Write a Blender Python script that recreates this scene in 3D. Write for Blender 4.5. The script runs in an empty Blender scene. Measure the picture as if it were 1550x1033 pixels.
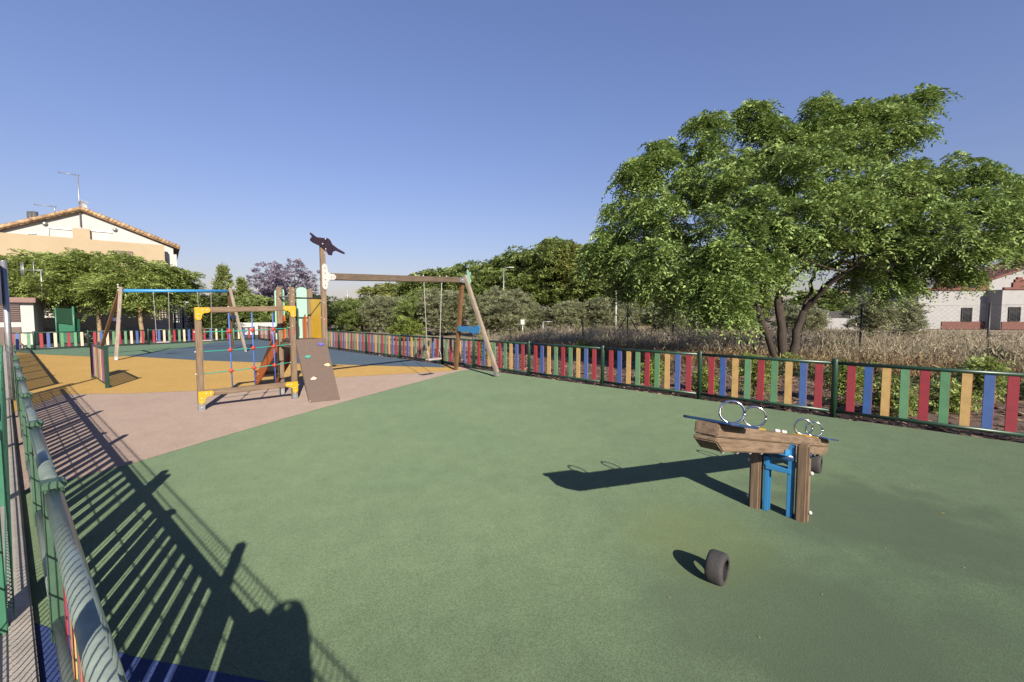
import bpy, bmesh, math, random
import numpy as np
from mathutils import Vector, Matrix

R = math.radians
scene = bpy.context.scene
col = scene.collection
random.seed(7)
rng = np.random.default_rng(11)

# ------------------------------------------------------------------ camera, sky, sun
CAM_H = 1.5
PITCH = 3.43
FPX = 660.0                       # focal length in photograph pixels (1550 wide)
cam_d = bpy.data.cameras.new("camera")
cam_d.sensor_width = 36.0
cam_d.lens = 36.0 * FPX / 1550.0
cam_d.clip_start = 0.05
cam_d.clip_end = 3000
cam = bpy.data.objects.new("camera", cam_d)
cam.location = (0, 0, CAM_H)
cam.rotation_euler = (R(90 - PITCH), 0, 0)
col.objects.link(cam)
scene.camera = cam

SUN_EL = 28.0
SUN_ROT = 158.1                   # clockwise from +Y: behind the camera, to its right
world = bpy.data.worlds.new("World")
scene.world = world
world.use_nodes = True
wn = world.node_tree.nodes
wl_ = world.node_tree.links
sky = wn.new("ShaderNodeTexSky")
sky.sky_type = 'NISHITA'
sky.sun_disc = False
sky.sun_elevation = R(SUN_EL)
sky.sun_rotation = R(SUN_ROT)
sky.altitude = 50
sky.air_density = 1.6
sky.dust_density = 0.7
sky.ozone_density = 2.5
gam = wn.new("ShaderNodeGamma"); gam.inputs[1].default_value = .837      # a slightly hazier, more violet clear sky
tint = wn.new("ShaderNodeMix"); tint.data_type = 'RGBA'; tint.blend_type = 'MULTIPLY'; tint.inputs[0].default_value = 1
tint.inputs[7].default_value = (.652, .662, .995, 1)
wl_.new(sky.outputs[0], gam.inputs[0]); wl_.new(gam.outputs[0], tint.inputs[6])
wl_.new(tint.outputs[2], wn["Background"].inputs[0])
wn["Background"].inputs[1].default_value = 0.08

sun_d = bpy.data.lights.new("sun", 'SUN')
sun_d.energy = 4.4
sun_d.angle = R(0.5)
sun_d.color = (1.0, 0.90, 0.76)
sun = bpy.data.objects.new("sun", sun_d)
az = R(SUN_ROT)
SUNV = Vector((math.sin(az) * math.cos(R(SUN_EL)), math.cos(az) * math.cos(R(SUN_EL)), math.sin(R(SUN_EL))))
sun.rotation_euler = SUNV.to_track_quat('Z', 'Y').to_euler()
sun.location = (10, -20, 30)
col.objects.link(sun)

scene.view_settings.view_transform = 'Standard'
scene.view_settings.look = 'None'
scene.view_settings.exposure = 1.12
scene.view_settings.gamma = 1.0

# ------------------------------------------------------------------ survey helpers (photograph pixel -> point in the place)
_c, _s = math.cos(R(PITCH)), math.sin(R(PITCH))
def ray(px, py):
    x = (px - 775) / FPX; y = -(py - 516.5) / FPX
    return Vector((x, _c + y * _s, -_s + y * _c))
def G(px, py, z=0.0):
    r = ray(px, py); t = (z - CAM_H) / r.z
    return Vector((r.x * t, r.y * t, z))
def D(px, py, Y):
    r = ray(px, py); t = Y / r.y
    return Vector((r.x * t, Y, CAM_H + r.z * t))

# ------------------------------------------------------------------ object helpers
WL = {}
def place(o, parent):
    if parent is not None:
        o.parent = parent
        o.matrix_parent_inverse = Matrix.Translation(-WL[parent.name])
    WL[o.name] = Vector((0, 0, 0)) if o.type == 'MESH' else o.location.copy()
    return o
def tag(o, label=None, cat=None, group=None, kind=None):
    if label: o['label'] = label
    if cat: o['category'] = cat
    if group: o['group'] = group
    if kind: o['kind'] = kind
    return o
def thing(name, label, cat, loc=(0, 0, 0), group=None):
    o = bpy.data.objects.new(name, None)
    o.empty_display_size = 0.2
    o.location = loc
    col.objects.link(o)
    WL[o.name] = Vector(loc)
    return tag(o, label, cat, group)

class MB:
    """collects geometry that becomes ONE mesh object"""
    def __init__(s): s.v = []; s.f = []; s.m = []; s.sm = []
    def add(s, vs, fs, mi=0, smooth=False):
        b = len(s.v); s.v += [tuple(v) for v in vs]
        for f in fs: s.f.append(tuple(b + i for i in f)); s.m.append(mi); s.sm.append(smooth)
    def box(s, c, d, mi=0, rot=None):
        c = Vector(c); hx, hy, hz = d[0] / 2, d[1] / 2, d[2] / 2
        vs = [Vector((x, y, z)) for x in (-hx, hx) for y in (-hy, hy) for z in (-hz, hz)]
        if rot is not None: vs = [rot @ v for v in vs]
        s.add([c + v for v in vs], [(0, 1, 3, 2), (4, 6, 7, 5), (0, 4, 5, 1), (2, 3, 7, 6), (0, 2, 6, 4), (1, 5, 7, 3)], mi)
    def tube(s, pts, rad, n=8, mi=0, cap=True):
        pts = [Vector(p) for p in pts]
        rad = rad if isinstance(rad, (list, tuple)) else [rad] * len(pts)
        vs = []; fs = []
        prev = None
        for i, p in enumerate(pts):
            t = (pts[min(i + 1, len(pts) - 1)] - pts[max(i - 1, 0)]).normalized()
            if prev is None:
                a = Vector((0, 0, 1)) if abs(t.z) < .9 else Vector((1, 0, 0))
                u = t.cross(a).normalized()
            else:
                u = (prev - t * prev.dot(t)).normalized()
            prev = u; w = t.cross(u)
            for k in range(n):
                an = 2 * math.pi * k / n
                vs.append(p + (u * math.cos(an) + w * math.sin(an)) * rad[i])
        for i in range(len(pts) - 1):
            for k in range(n):
                k2 = (k + 1) % n
                fs.append((i * n + k, i * n + k2, (i + 1) * n + k2, (i + 1) * n + k))
        if cap:
            fs.append(tuple(range(n - 1, -1, -1))); fs.append(tuple((len(pts) - 1) * n + k for k in range(n)))
        s.add(vs, fs, mi, True)
    def prism(s, poly, o, ux, uy, un, th, mi=0):
        """polygon in the plane o+ux*x+uy*y, given thickness th along un"""
        o = Vector(o); n = len(poly)
        a = [o + ux * p[0] + uy * p[1] + un * (th / 2) for p in poly]
        b = [o + ux * p[0] + uy * p[1] - un * (th / 2) for p in poly]
        fs = [tuple(range(n)), tuple(range(2 * n - 1, n - 1, -1))]
        for i in range(n): fs.append((i, i + n, (i + 1) % n + n, (i + 1) % n))
        s.add(a + b, fs, mi)
    def sphere(s, c, r, mi=0, n=8, m=5, sc=(1, 1, 1)):
        c = Vector(c); vs = []; fs = []
        for i in range(m + 1):
            th = math.pi * i / m
            for k in range(n):
                an = 2 * math.pi * k / n
                vs.append(c + Vector((math.sin(th) * math.cos(an) * sc[0], math.sin(th) * math.sin(an) * sc[1], math.cos(th) * sc[2])) * r)
        for i in range(m):
            for k in range(n):
                fs.append((i * n + k, (i + 1) * n + k, (i + 1) * n + (k + 1) % n, i * n + (k + 1) % n))
        s.add(vs, fs, mi, True)
    def build(s, name, mats, parent=None, bevel=0.0):
        me = bpy.data.meshes.new(name)
        me.from_pydata(s.v, [], s.f)
        for m in (mats if isinstance(mats, (list, tuple)) else [mats]): me.materials.append(m)
        me.polygons.foreach_set("material_index", s.m)
        me.polygons.foreach_set("use_smooth", s.sm)
        bm = bmesh.new(); bm.from_mesh(me)
        bmesh.ops.recalc_face_normals(bm, faces=bm.faces)
        if bevel:
            bmesh.ops.bevel(bm, geom=[e for e in bm.edges], offset=bevel, segments=2, affect='EDGES', clamp_overlap=True)
        bm.to_mesh(me); bm.free()
        me.update()
        o = bpy.data.objects.new(name, me)
        col.objects.link(o)
        return place(o, parent)

def beam(name, p0, p1, w, h, mat, parent, bevel=0.008, up=None, extra=None):
    """a squared timber from p0 to p1; its own X axis runs along it, so that grain follows it"""
    p0, p1 = Vector(p0), Vector(p1)
    L = (p1 - p0).length; x = (p1 - p0).normalized()
    up = Vector(up) if up is not None else (Vector((0, 0, 1)) if abs(x.z) < .9 else Vector((0, 1, 0)))
    y = up.cross(x).normalized(); z = x.cross(y)
    b = MB(); b.box((L / 2, 0, 0), (L, w, h))
    o = b.build(name, mat, None, bevel)
    mw = Matrix((x, y, z)).transposed().to_4x4(); mw.translation = p0
    o.matrix_basis = mw
    if parent is not None:
        o.parent = parent; o.matrix_parent_inverse = Matrix.Translation(-WL[parent.name])
    WL[o.name] = p0.copy()
    o['_m'] = 1
    del o['_m']
    return o

_caps = {}
def bolt(p, parent, mat, r=0.014, name='bolt_cap'):
    k = (mat.name, r)
    if k not in _caps:
        b = MB(); b.sphere((0, 0, 0), r, n=8, m=5)
        o = b.build(name, mat)
        _caps[k] = o.data
        bpy.data.objects.remove(o)
    o = bpy.data.objects.new(name, _caps[k]); col.objects.link(o)
    o.location = p
    o.parent = parent; o.matrix_parent_inverse = Matrix.Translation(-WL[parent.name])
    return o

# ------------------------------------------------------------------ materials
def new_mat(name):
    m = bpy.data.materials.new(name); m.use_nodes = True
    nt = m.node_tree
    return m, nt.nodes, nt.links, nt.nodes["Principled BSDF"]
REFL = .74        # colours below are picked by eye from a bright picture; this brings them down to real reflectances
def c4(c, k=REFL): return (c[0] * k, c[1] * k, c[2] * k, 1.0)
def M(name, c, c2=None, rough=.6, scale=6.0, detail=6.0, bump=0.0, bscale=60.0, metal=0.0, spec=.5, stretch=(1, 1, 1), lo=.35, hi=.65, coat=0.0, isl=0.0):
    m, n, l, p = new_mat(name)
    tc = n.new("ShaderNodeTexCoord"); mp = n.new("ShaderNodeMapping"); mp.inputs['Scale'].default_value = stretch
    l.new(tc.outputs['Object'], mp.inputs[0])
    c2 = c2 if c2 is not None else tuple(x * .8 for x in c)
    nz = n.new("ShaderNodeTexNoise"); nz.inputs['Scale'].default_value = scale; nz.inputs['Detail'].default_value = detail
    nz.inputs['Roughness'].default_value = .65
    l.new(mp.outputs[0], nz.inputs['Vector'])
    rp = n.new("ShaderNodeValToRGB"); rp.color_ramp.elements[0].position = lo; rp.color_ramp.elements[1].position = hi
    mk_ = 1.0 if metal >= 1 else REFL
    rp.color_ramp.elements[0].color = c4(c2, mk_); rp.color_ramp.elements[1].color = c4(c, mk_)
    l.new(nz.outputs[0], rp.inputs[0])
    if isl:
        ge = n.new("ShaderNodeNewGeometry"); hs = n.new("ShaderNodeHueSaturation")
        m1 = n.new("ShaderNodeMapRange"); m1.inputs[3].default_value = 1 - isl; m1.inputs[4].default_value = 1 + isl
        m3 = n.new("ShaderNodeMapRange"); m3.inputs[3].default_value = 1.0; m3.inputs[4].default_value = 1 - isl * 1.2
        l.new(ge.outputs['Random Per Island'], m1.inputs[0]); l.new(ge.outputs['Random Per Island'], m3.inputs[0])
        l.new(m1.outputs[0], hs.inputs['Value']); l.new(m3.outputs[0], hs.inputs['Saturation'])
        l.new(rp.outputs[0], hs.inputs['Color']); l.new(hs.outputs[0], p.inputs['Base Color'])
    else: l.new(rp.outputs[0], p.inputs['Base Color'])
    p.inputs['Roughness'].default_value = rough; p.inputs['Metallic'].default_value = metal
    p.inputs['Specular IOR Level'].default_value = spec
    if coat: p.inputs['Coat Weight'].default_value = coat
    if bump:
        nb = n.new("ShaderNodeTexNoise"); nb.inputs['Scale'].default_value = bscale; nb.inputs['Detail'].default_value = 4
        l.new(mp.outputs[0], nb.inputs['Vector'])
        bp = n.new("ShaderNodeBump"); bp.inputs['Strength'].default_value = bump; bp.inputs['Distance'].default_value = .01
        l.new(nb.outputs[0], bp.inputs['Height']); l.new(bp.outputs[0], p.inputs['Normal'])
    return m
def wood(name, c, c2, c3):
    """weathered timber: grain along the part's own X axis"""
    m, n, l, p = new_mat(name)
    tc = n.new("ShaderNodeTexCoord"); mp = n.new("ShaderNodeMapping"); mp.inputs['Scale'].default_value = (1.3, 22, 22)
    l.new(tc.outputs['Object'], mp.inputs[0])
    nz = n.new("ShaderNodeTexNoise"); nz.inputs['Scale'].default_value = 3; nz.inputs['Detail'].default_value = 7; nz.inputs['Roughness'].default_value = .6
    l.new(mp.outputs[0], nz.inputs['Vector'])
    rp = n.new("ShaderNodeValToRGB"); e = rp.color_ramp.elements
    e[0].position = .3; e[0].color = c4(c3); e[1].position = .7; e[1].color = c4(c)
    k = e.new(.48); k.color = c4(c2)
    l.new(nz.outputs[0], rp.inputs[0])
    n2 = n.new("ShaderNodeTexNoise"); n2.inputs['Scale'].default_value = 4; n2.inputs['Detail'].default_value = 3
    l.new(tc.outputs['Object'], n2.inputs['Vector'])
    mx = n.new("ShaderNodeMix"); mx.data_type = 'RGBA'; mx.blend_type = 'MULTIPLY'; mx.inputs[0].default_value = .45
    l.new(rp.outputs[0], mx.inputs[6]); l.new(n2.outputs[1], mx.inputs[7]); 
    hs = n.new("ShaderNodeHueSaturation"); hs.inputs['Saturation'].default_value = .0; hs.inputs['Value'].default_value = 1.6
    l.new(n2.outputs[1], hs.inputs['Color']); l.new(hs.outputs[0], mx.inputs[7])
    l.new(mx.outputs[2], p.inputs['Base Color'])
    p.inputs['Roughness'].default_value = .75; p.inputs['Specular IOR Level'].default_value = .3
    bp = n.new("ShaderNodeBump"); bp.inputs['Strength'].default_value = .25; bp.inputs['Distance'].default_value = .004
    l.new(nz.outputs[0], bp.inputs['Height']); l.new(bp.outputs[0], p.inputs['Normal'])
    return m
def leafmat(name, a, b, c, rough=.5, trans=.25):
    m, n, l, p = new_mat(name)
    ge = n.new("ShaderNodeNewGeometry")
    rp = n.new("ShaderNodeValToRGB"); e = rp.color_ramp.elements
    e[0].position = 0; e[0].color = c4(a); e[1].position = 1; e[1].color = c4(c)
    k = e.new(.55); k.color = c4(b)
    l.new(ge.outputs['Random Per Island'], rp.inputs[0])
    l.new(rp.outputs[0], p.inputs['Base Color'])
    p.inputs['Roughness'].default_value = rough; p.inputs['Specular IOR Level'].default_value = .35
    tr = n.new("ShaderNodeBsdfTranslucent"); mx = n.new("ShaderNodeMixShader"); mx.inputs[0].default_value = trans
    hs = n.new("ShaderNodeHueSaturation"); hs.inputs['Value'].default_value = 1.5; hs.inputs['Hue'].default_value = .485
    l.new(rp.outputs[0], hs.inputs['Color']); l.new(hs.outputs[0], tr.inputs[0])
    l.new(p.outputs[0], mx.inputs[1]); l.new(tr.outputs[0], mx.inputs[2])
    l.new(mx.outputs[0], n["Material Output"].inputs[0])
    return m
def rubber(name, c, c2, stains=()):
    """poured rubber granulate: fine speckle, faint blotches, worn patches"""
    m, n, l, p = new_mat(name)
    tc = n.new("ShaderNodeTexCoord")
    big = n.new("ShaderNodeTexNoise"); big.inputs['Scale'].default_value = .55; big.inputs['Detail'].default_value = 5; big.inputs['Roughness'].default_value = .6
    l.new(tc.outputs['Object'], big.inputs['Vector'])
    rp = n.new("ShaderNodeValToRGB"); rp.color_ramp.elements[0].position = .3; rp.color_ramp.elements[1].position = .7
    rp.color_ramp.elements[0].color = c4(c2); rp.color_ramp.elements[1].color = c4(c)
    l.new(big.outputs[0], rp.inputs[0])
    vo = n.new("ShaderNodeTexVoronoi"); vo.inputs['Scale'].default_value = 190
    l.new(tc.outputs['Object'], vo.inputs['Vector'])
    sp = n.new("ShaderNodeSeparateColor"); l.new(vo.outputs['Color'], sp.inputs[0])
    mr = n.new("ShaderNodeMapRange"); mr.inputs[3].default_value = .74; mr.inputs[4].default_value = 1.24
    l.new(sp.outputs[0], mr.inputs[0])
    mu = n.new("ShaderNodeMix"); mu.data_type = 'RGBA'; mu.blend_type = 'MULTIPLY'; mu.inputs[0].default_value = 1
    cc = n.new("ShaderNodeCombineColor")
    for i in range(3): l.new(mr.outputs[0], cc.inputs[i])
    l.new(rp.outputs[0], mu.inputs[6]); l.new(cc.outputs[0], mu.inputs[7])
    md = n.new("ShaderNodeTexNoise"); md.inputs['Scale'].default_value = 4.5; md.inputs['Detail'].default_value = 8; md.inputs['Roughness'].default_value = .7
    l.new(tc.outputs['Object'], md.inputs['Vector'])
    mdr = n.new("ShaderNodeMapRange"); mdr.inputs[1].default_value = .3; mdr.inputs[2].default_value = .7; mdr.inputs[3].default_value = .90; mdr.inputs[4].default_value = 1.08
    l.new(md.outputs[0], mdr.inputs[0])
    ms = n.new("ShaderNodeVectorMath"); ms.operation = 'SCALE'; l.new(mu.outputs[2], ms.inputs[0]); l.new(mdr.outputs[0], ms.inputs['Scale'])
    last = ms.outputs[0]
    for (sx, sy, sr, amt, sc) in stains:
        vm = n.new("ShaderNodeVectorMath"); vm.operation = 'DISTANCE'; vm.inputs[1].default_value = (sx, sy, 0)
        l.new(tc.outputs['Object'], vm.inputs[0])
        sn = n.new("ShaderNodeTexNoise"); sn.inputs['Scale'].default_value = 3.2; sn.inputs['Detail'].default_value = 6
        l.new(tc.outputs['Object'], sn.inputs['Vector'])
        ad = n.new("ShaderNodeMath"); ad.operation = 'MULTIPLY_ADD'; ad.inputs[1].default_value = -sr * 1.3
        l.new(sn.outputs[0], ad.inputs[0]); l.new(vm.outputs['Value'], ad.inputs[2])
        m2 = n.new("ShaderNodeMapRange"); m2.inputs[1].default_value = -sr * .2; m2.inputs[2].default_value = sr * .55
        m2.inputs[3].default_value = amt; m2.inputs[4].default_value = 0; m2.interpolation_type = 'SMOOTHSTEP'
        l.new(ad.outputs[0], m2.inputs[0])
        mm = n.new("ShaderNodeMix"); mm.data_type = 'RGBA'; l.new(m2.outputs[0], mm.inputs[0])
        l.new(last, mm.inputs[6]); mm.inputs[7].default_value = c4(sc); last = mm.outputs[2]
    l.new(last, p.inputs['Base Color'])
    p.inputs['Roughness'].default_value = .85; p.inputs['Specular IOR Level'].default_value = .2
    p.inputs['Diffuse Roughness'].default_value = 1.0
    bp = n.new("ShaderNodeBump"); bp.inputs['Strength'].default_value = .35; bp.inputs['Distance'].default_value = .003
    l.new(vo.outputs['Distance'], bp.inputs['Height']); l.new(bp.outputs[0], p.inputs['Normal'])
    return m

MT = dict(
    wood=wood('weathered timber', (.29, .205, .135), (.215, .15, .098), (.12, .08, .054)),
    woodgrey=wood('greyed timber', (.40, .335, .26), (.31, .255, .20), (.18, .145, .113)),
    woodbrown=wood('brown timber', (.30, .165, .075), (.235, .125, .06), (.13, .07, .035)),
    wooddark=wood('dark swing beam timber', (.20, .155, .115), (.145, .107, .077), (.075, .055, .04)),
    green=M('dark green paint', (.022, .062, .038), (.016, .05, .03), rough=.35, scale=9),
    greenmesh=M('green coated wire', (.05, .20, .12), (.04, .16, .095), rough=.45),
    greenpost=M('faded green post paint', (.075, .15, .095), (.055, .12, .075), rough=.45, scale=12),
    rail=M('galvanised rail', (.30, .36, .32), (.21, .27, .235), rough=.32, scale=14, metal=.25),
    red=M('red slat', (.42, .035, .055), (0.314, 0.0372, 0.0516), rough=.55, scale=9, detail=9, lo=.25, hi=.6, bump=.15, isl=.12),
    blue=M('blue slat', (.028, .12, .40), (0.0322, 0.0984, 0.3), rough=.55, scale=9, detail=9, lo=.25, hi=.6, bump=.15, isl=.12),
    yellow=M('ochre yellow slat', (.66, .42, .12), (0.487, 0.314, 0.0984), rough=.55, scale=9, detail=9, lo=.25, hi=.6, bump=.15, isl=.12),
    sgreen=M('light green slat', (.135, .36, .17), (0.109, 0.271, 0.134), rough=.55, scale=9, detail=9, lo=.25, hi=.6, bump=.15, isl=.12),
    cream=M('sun bleached cream slat', (.78, .66, .44), (0.574, 0.487, 0.329), rough=.55, scale=9, detail=9, lo=.25, hi=.6, bump=.15, isl=.12),
    skyblue=M('sky blue paint', (.05, .27, .56), (.13, .27, .42), rough=.45, scale=22, detail=10, lo=.28, hi=.40),
    deepblue=M('deep blue panel', (.026, .07, .17), (.02, .055, .14), rough=.3, scale=6),
    steel=M('polished steel', (.62, .62, .63), (.55, .55, .56), rough=.16, metal=1.0),
    zinc=M('galvanised steel', (.50, .51, .52), (.40, .41, .42), rough=.45, metal=.7, scale=20),
    white=M('white plastic', (.60, .59, .56), (.54, .53, .50), rough=.4),
    yplastic=M('bright yellow plastic', (.62, .38, .015), (.56, .34, .015), rough=.4),
    purple=M('dark purple panel', (.03, .018, .034), (.023, .014, .027), rough=.8, spec=.1),
    mint=M('mint green panel', (.33, .58, .46), (.30, .53, .42), rough=.45),
    ypanel=M('yellow panel', (.74, .46, .045), (.68, .42, .04), rough=.45),
    orange=M('orange red panel', (.50, .115, .025), (.43, .09, .02), rough=.4),
    ramp=M('brown climbing board', (.125, .082, .062), (.10, .066, .05), rough=.7, scale=30, bump=.2, bscale=200),
    rope_blue=M('blue rope', (.08, .19, .60), (.06, .15, .50), rough=.8),
    rope_teal=M('teal rope', (.02, .33, .24), (.02, .27, .20), rough=.8),
    redplastic=M('red plastic', (.60, .06, .04), (.5, .05, .035), rough=.4),
    tyre=M('tyre rubber', (.055, .052, .052), (.038, .036, .036), rough=.8, scale=14, bump=.3, bscale=80),
    dark=M('dark metal', (.03, .03, .033), rough=.5),
    chrome=M('light chain', (.55, .54, .50), rough=.4, metal=.4),
    seatm=M('pale swing seat', (.50, .42, .40), (.43, .36, .34), rough=.6),
    hold_teal=M('teal hold', (.02, .30, .24), rough=.5), hold_blue=M('violet blue hold', (.08, .07, .45), rough=.5),
    hold_beige=M('beige hold', (.66, .50, .28), rough=.5), hold_pink=M('pale pink hold', (.68, .50, .40), rough=.5),
    soil=M('brown mulch soil', (.20, .125, .085), (.085, .055, .04), rough=.95, scale=16, bump=.8, bscale=40, lo=.38, hi=.66),
    field=M('dry field ground', (.34, .265, .17), (.21, .17, .105), rough=.95, scale=.6, bump=.4, bscale=6),
    concrete=M('pale concrete', (.46, .42, .37), (.36, .33, .29), rough=.9, scale=9, bump=.3, bscale=120),
    pave=M('grey paving', (.38, .36, .33), (.30, .285, .26), rough=.9, scale=4, bump=.3, bscale=90),
    render_w=M('white render', (.56, .55, .53), (.48, .475, .46), rough=.9, scale=1.5),
    render_b=M('beige render', (.45, .36, .235), (.42, .33, .215), rough=.9, scale=1.2),
    tilered=M('terracotta tile', (.19, .07, .052), (.14, .052, .04), rough=.85, scale=7),
    tileochre=M('ochre roof tile', (.55, .37, .20), (.25, .155, .09), rough=.85, scale=3.2, lo=.42, hi=.58),
    shutter=M('brown shutter', (.16, .105, .09), (.13, .085, .075), rough=.6, scale=2, stretch=(1, 1, 14)),
    glass=M('dark window glass', (.03, .035, .04), rough=.12),
    brick=M('maroon plinth', (.17, .07, .055), (.13, .055, .045), rough=.9, scale=9),
    bark=M('bark', (.065, .05, .038), (.03, .023, .018), rough=.95, scale=9, bump=.8, bscale=30, stretch=(3, 3, .6)),
    barkpale=M('pale bark', (.40, .29, .17), (.28, .2, .12), rough=.95, scale=9, bump=.5, bscale=30, stretch=(3, 3, .6)),
    render_g=M('greyed white render', (.36, .36, .36), (.31, .31, .315), rough=.9, scale=1.5),
    dullwire=M('dull wire', (.16, .16, .155), rough=.6, metal=.3),
    flue=M('sooty flue metal', (.09, .095, .10), rough=.6),
    roofdull=M('dull reddish roofing', (.30, .19, .165), (.24, .155, .135), rough=.9),
    signblue=M('dark sign back', (.035, .04, .075), rough=.5),
)
LM = dict(
    main=leafmat('ash leaf', (0.106, 0.186, 0.049), (0.22, 0.331, 0.0902), (0.423, 0.531, 0.163), trans=.16),
    street=leafmat('street tree leaf', (0.129, 0.199, 0.0451), (0.244, 0.321, 0.0773), (0.412, 0.476, 0.142)),
    wood1=leafmat('woodland leaf', (0.107, 0.165, 0.0429), (0.194, 0.264, 0.0715), (0.329, 0.386, 0.122)),
    wood2=leafmat('yellowish woodland leaf', (0.138, 0.172, 0.0403), (0.23, 0.259, 0.069), (0.345, 0.356, 0.103)),
    olive=leafmat('olive leaf', (0.156, 0.181, 0.0907), (0.266, 0.285, 0.156), (0.402, 0.415, 0.246)),
    jac=leafmat('jacaranda blossom', (0.164, 0.164, 0.114), (0.304, 0.253, 0.354), (0.481, 0.405, 0.569)),
    con=leafmat('conifer needle', (0.169, 0.221, 0.065), (0.273, 0.325, 0.104), (0.39, 0.442, 0.156)),
    shrub=leafmat('shrub leaf', (.13, .19, .04), (.22, .29, .06), (.34, .38, .09)),
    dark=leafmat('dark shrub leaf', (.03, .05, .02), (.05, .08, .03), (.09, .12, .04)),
    dry=leafmat('dry grass blade', (.22, .185, .115), (.37, .318, .21), (.55, .49, .37), rough=.8, trans=.3),
    rust=leafmat('reddish dry grass blade', (.16, .10, .05), (.26, .18, .09), (.42, .33, .18), rough=.8, trans=.3),
    hedge=leafmat('hedge leaf', (.06, .09, .02), (.09, .12, .03), (.13, .16, .05)),
)

# ------------------------------------------------------------------ the setting: ground
def sheet(name, pts, mat, z, kind='structure'):
    b = MB(); b.add([(p[0], p[1], z) for p in pts], [tuple(range(len(pts)))])
    o = b.build(name, mat)
    me = o.data
    if me.polygons[0].normal.z < 0: me.flip_normals()
    return tag(o, kind=kind)
N_ = Vector((.651, .759, 0)); U_ = Vector((-.759, .651, 0))      # across / along the left-hand fence
def LF(s, off, z=0.0): return N_ * off + U_ * s + Vector((0, 0, z))

sheet('ground', [(900 * math.cos(a * math.pi / 24), 900 * math.sin(a * math.pi / 24)) for a in range(48)], MT['field'], -.05)
sheet('soil_bed', [(22, -10.8), (27, -10.8), (-9, 25.2), (-14.5, 26.5), (-15.2, 26.2)], MT['soil'], -.02)
sheet('pavement', [tuple(LF(27, -.03)[:2]), tuple(LF(-9, -.03)[:2]), tuple(LF(-9, -6)[:2]), tuple(LF(30, -6)[:2])], MT['pave'], .005)
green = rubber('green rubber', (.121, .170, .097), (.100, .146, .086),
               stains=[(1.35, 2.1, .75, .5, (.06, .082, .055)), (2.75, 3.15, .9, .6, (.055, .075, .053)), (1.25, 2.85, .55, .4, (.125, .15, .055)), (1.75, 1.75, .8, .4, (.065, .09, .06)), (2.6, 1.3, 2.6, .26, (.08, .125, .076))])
pink = rubber('pink rubber', (.262, .205, .172), (.232, .178, .149))
yell = rubber('ochre rubber', (.30, .195, .062), (.275, .177, .055))
blu = rubber('blue rubber', (.05, .075, .105), (.042, .064, .09))
bln = rubber('navy rubber', (.03, .05, .15), (.025, .04, .12))
grf = rubber('sea green rubber', (.08, .135, .09), (.07, .12, .08))
MAINP = [tuple(LF(-8, .03)[:2]), (16.1, -5.1), (-15.35, 26.35), (-20.7, 17.8)]
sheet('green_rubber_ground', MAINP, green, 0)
fence_edge = [(-5, 16.0), (-10, 21.0), (-15.35, 26.35)]
fence_edge_l = [(-20.7, 17.8)]
def gp(*pp): return [tuple(G(*p)[:2]) for p in pp]
sheet('pink_rubber_ground', [(-4.16, 3.61), (-3.84, 4.31)] + gp((310, 669), (430, 634), (560, 598)) + [(-1.4, 11.6), (-1.05, 12.05)] + fence_edge + fence_edge_l + [tuple(LF(14, .03)[:2])], pink, .003)
ycurve = gp((700, 558.5), (684, 561.6), (620, 566), (510, 571.8), (400, 582), (300, 592), (200, 596), (95, 597.5)) + [tuple(LF(10.1, .03)[:2])]
sheet('yellow_rubber_ground', list(reversed(ycurve)) + [(-1.9, 12.9)] + fence_edge + fence_edge_l, yell, .006)
bcurve = gp((190, 539.5), (240, 542.5), (300, 546), (400, 549.5), (505, 552.3), (598, 554.8), (676, 557))
sheet('blue_rubber_ground', bcurve + [(-2.2, 13.2)] + fence_edge + gp((379, 515.5), (324, 519), (300, 524), (261, 529.5), (215, 536)), blu, .009)
sheet('sea_green_rubber_ground', [(-20.7, 17.8)] + gp((60, 536.8), (150, 541), (190, 539.5), (215, 536), (261, 529.5), (300, 524), (324, 519), (379, 515.5)) + [(-15.35, 26.35)], grf, .0125)
sheet('navy_rubber_ground', [tuple(LF(3.1, .03)[:2]), (-1.67, 1.83), (-.96, 1.69), (.3, 1.45), (1.2, 1.0), (2.0, 0), (3.5, -2.8), tuple(LF(-6, .03)[:2])], bln, .003)
b = MB(); kx = U_; 
b.box(LF(10, -.01, -.01), (46, .08, .085), rot=Matrix((U_, N_, Vector((0, 0, 1)))).transposed())
tag(b.build('kerb', MT['concrete'], None, .008), kind='structure')
# asphalt of the street behind the far fence
sheet('road', [(-15, 27.5), (-22, 17), (-60, 30), (-60, 60), (-20, 45)], M('asphalt', (.07, .07, .072), (.055, .055, .057), rough=.9, scale=20, bump=.3), -.03)

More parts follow.
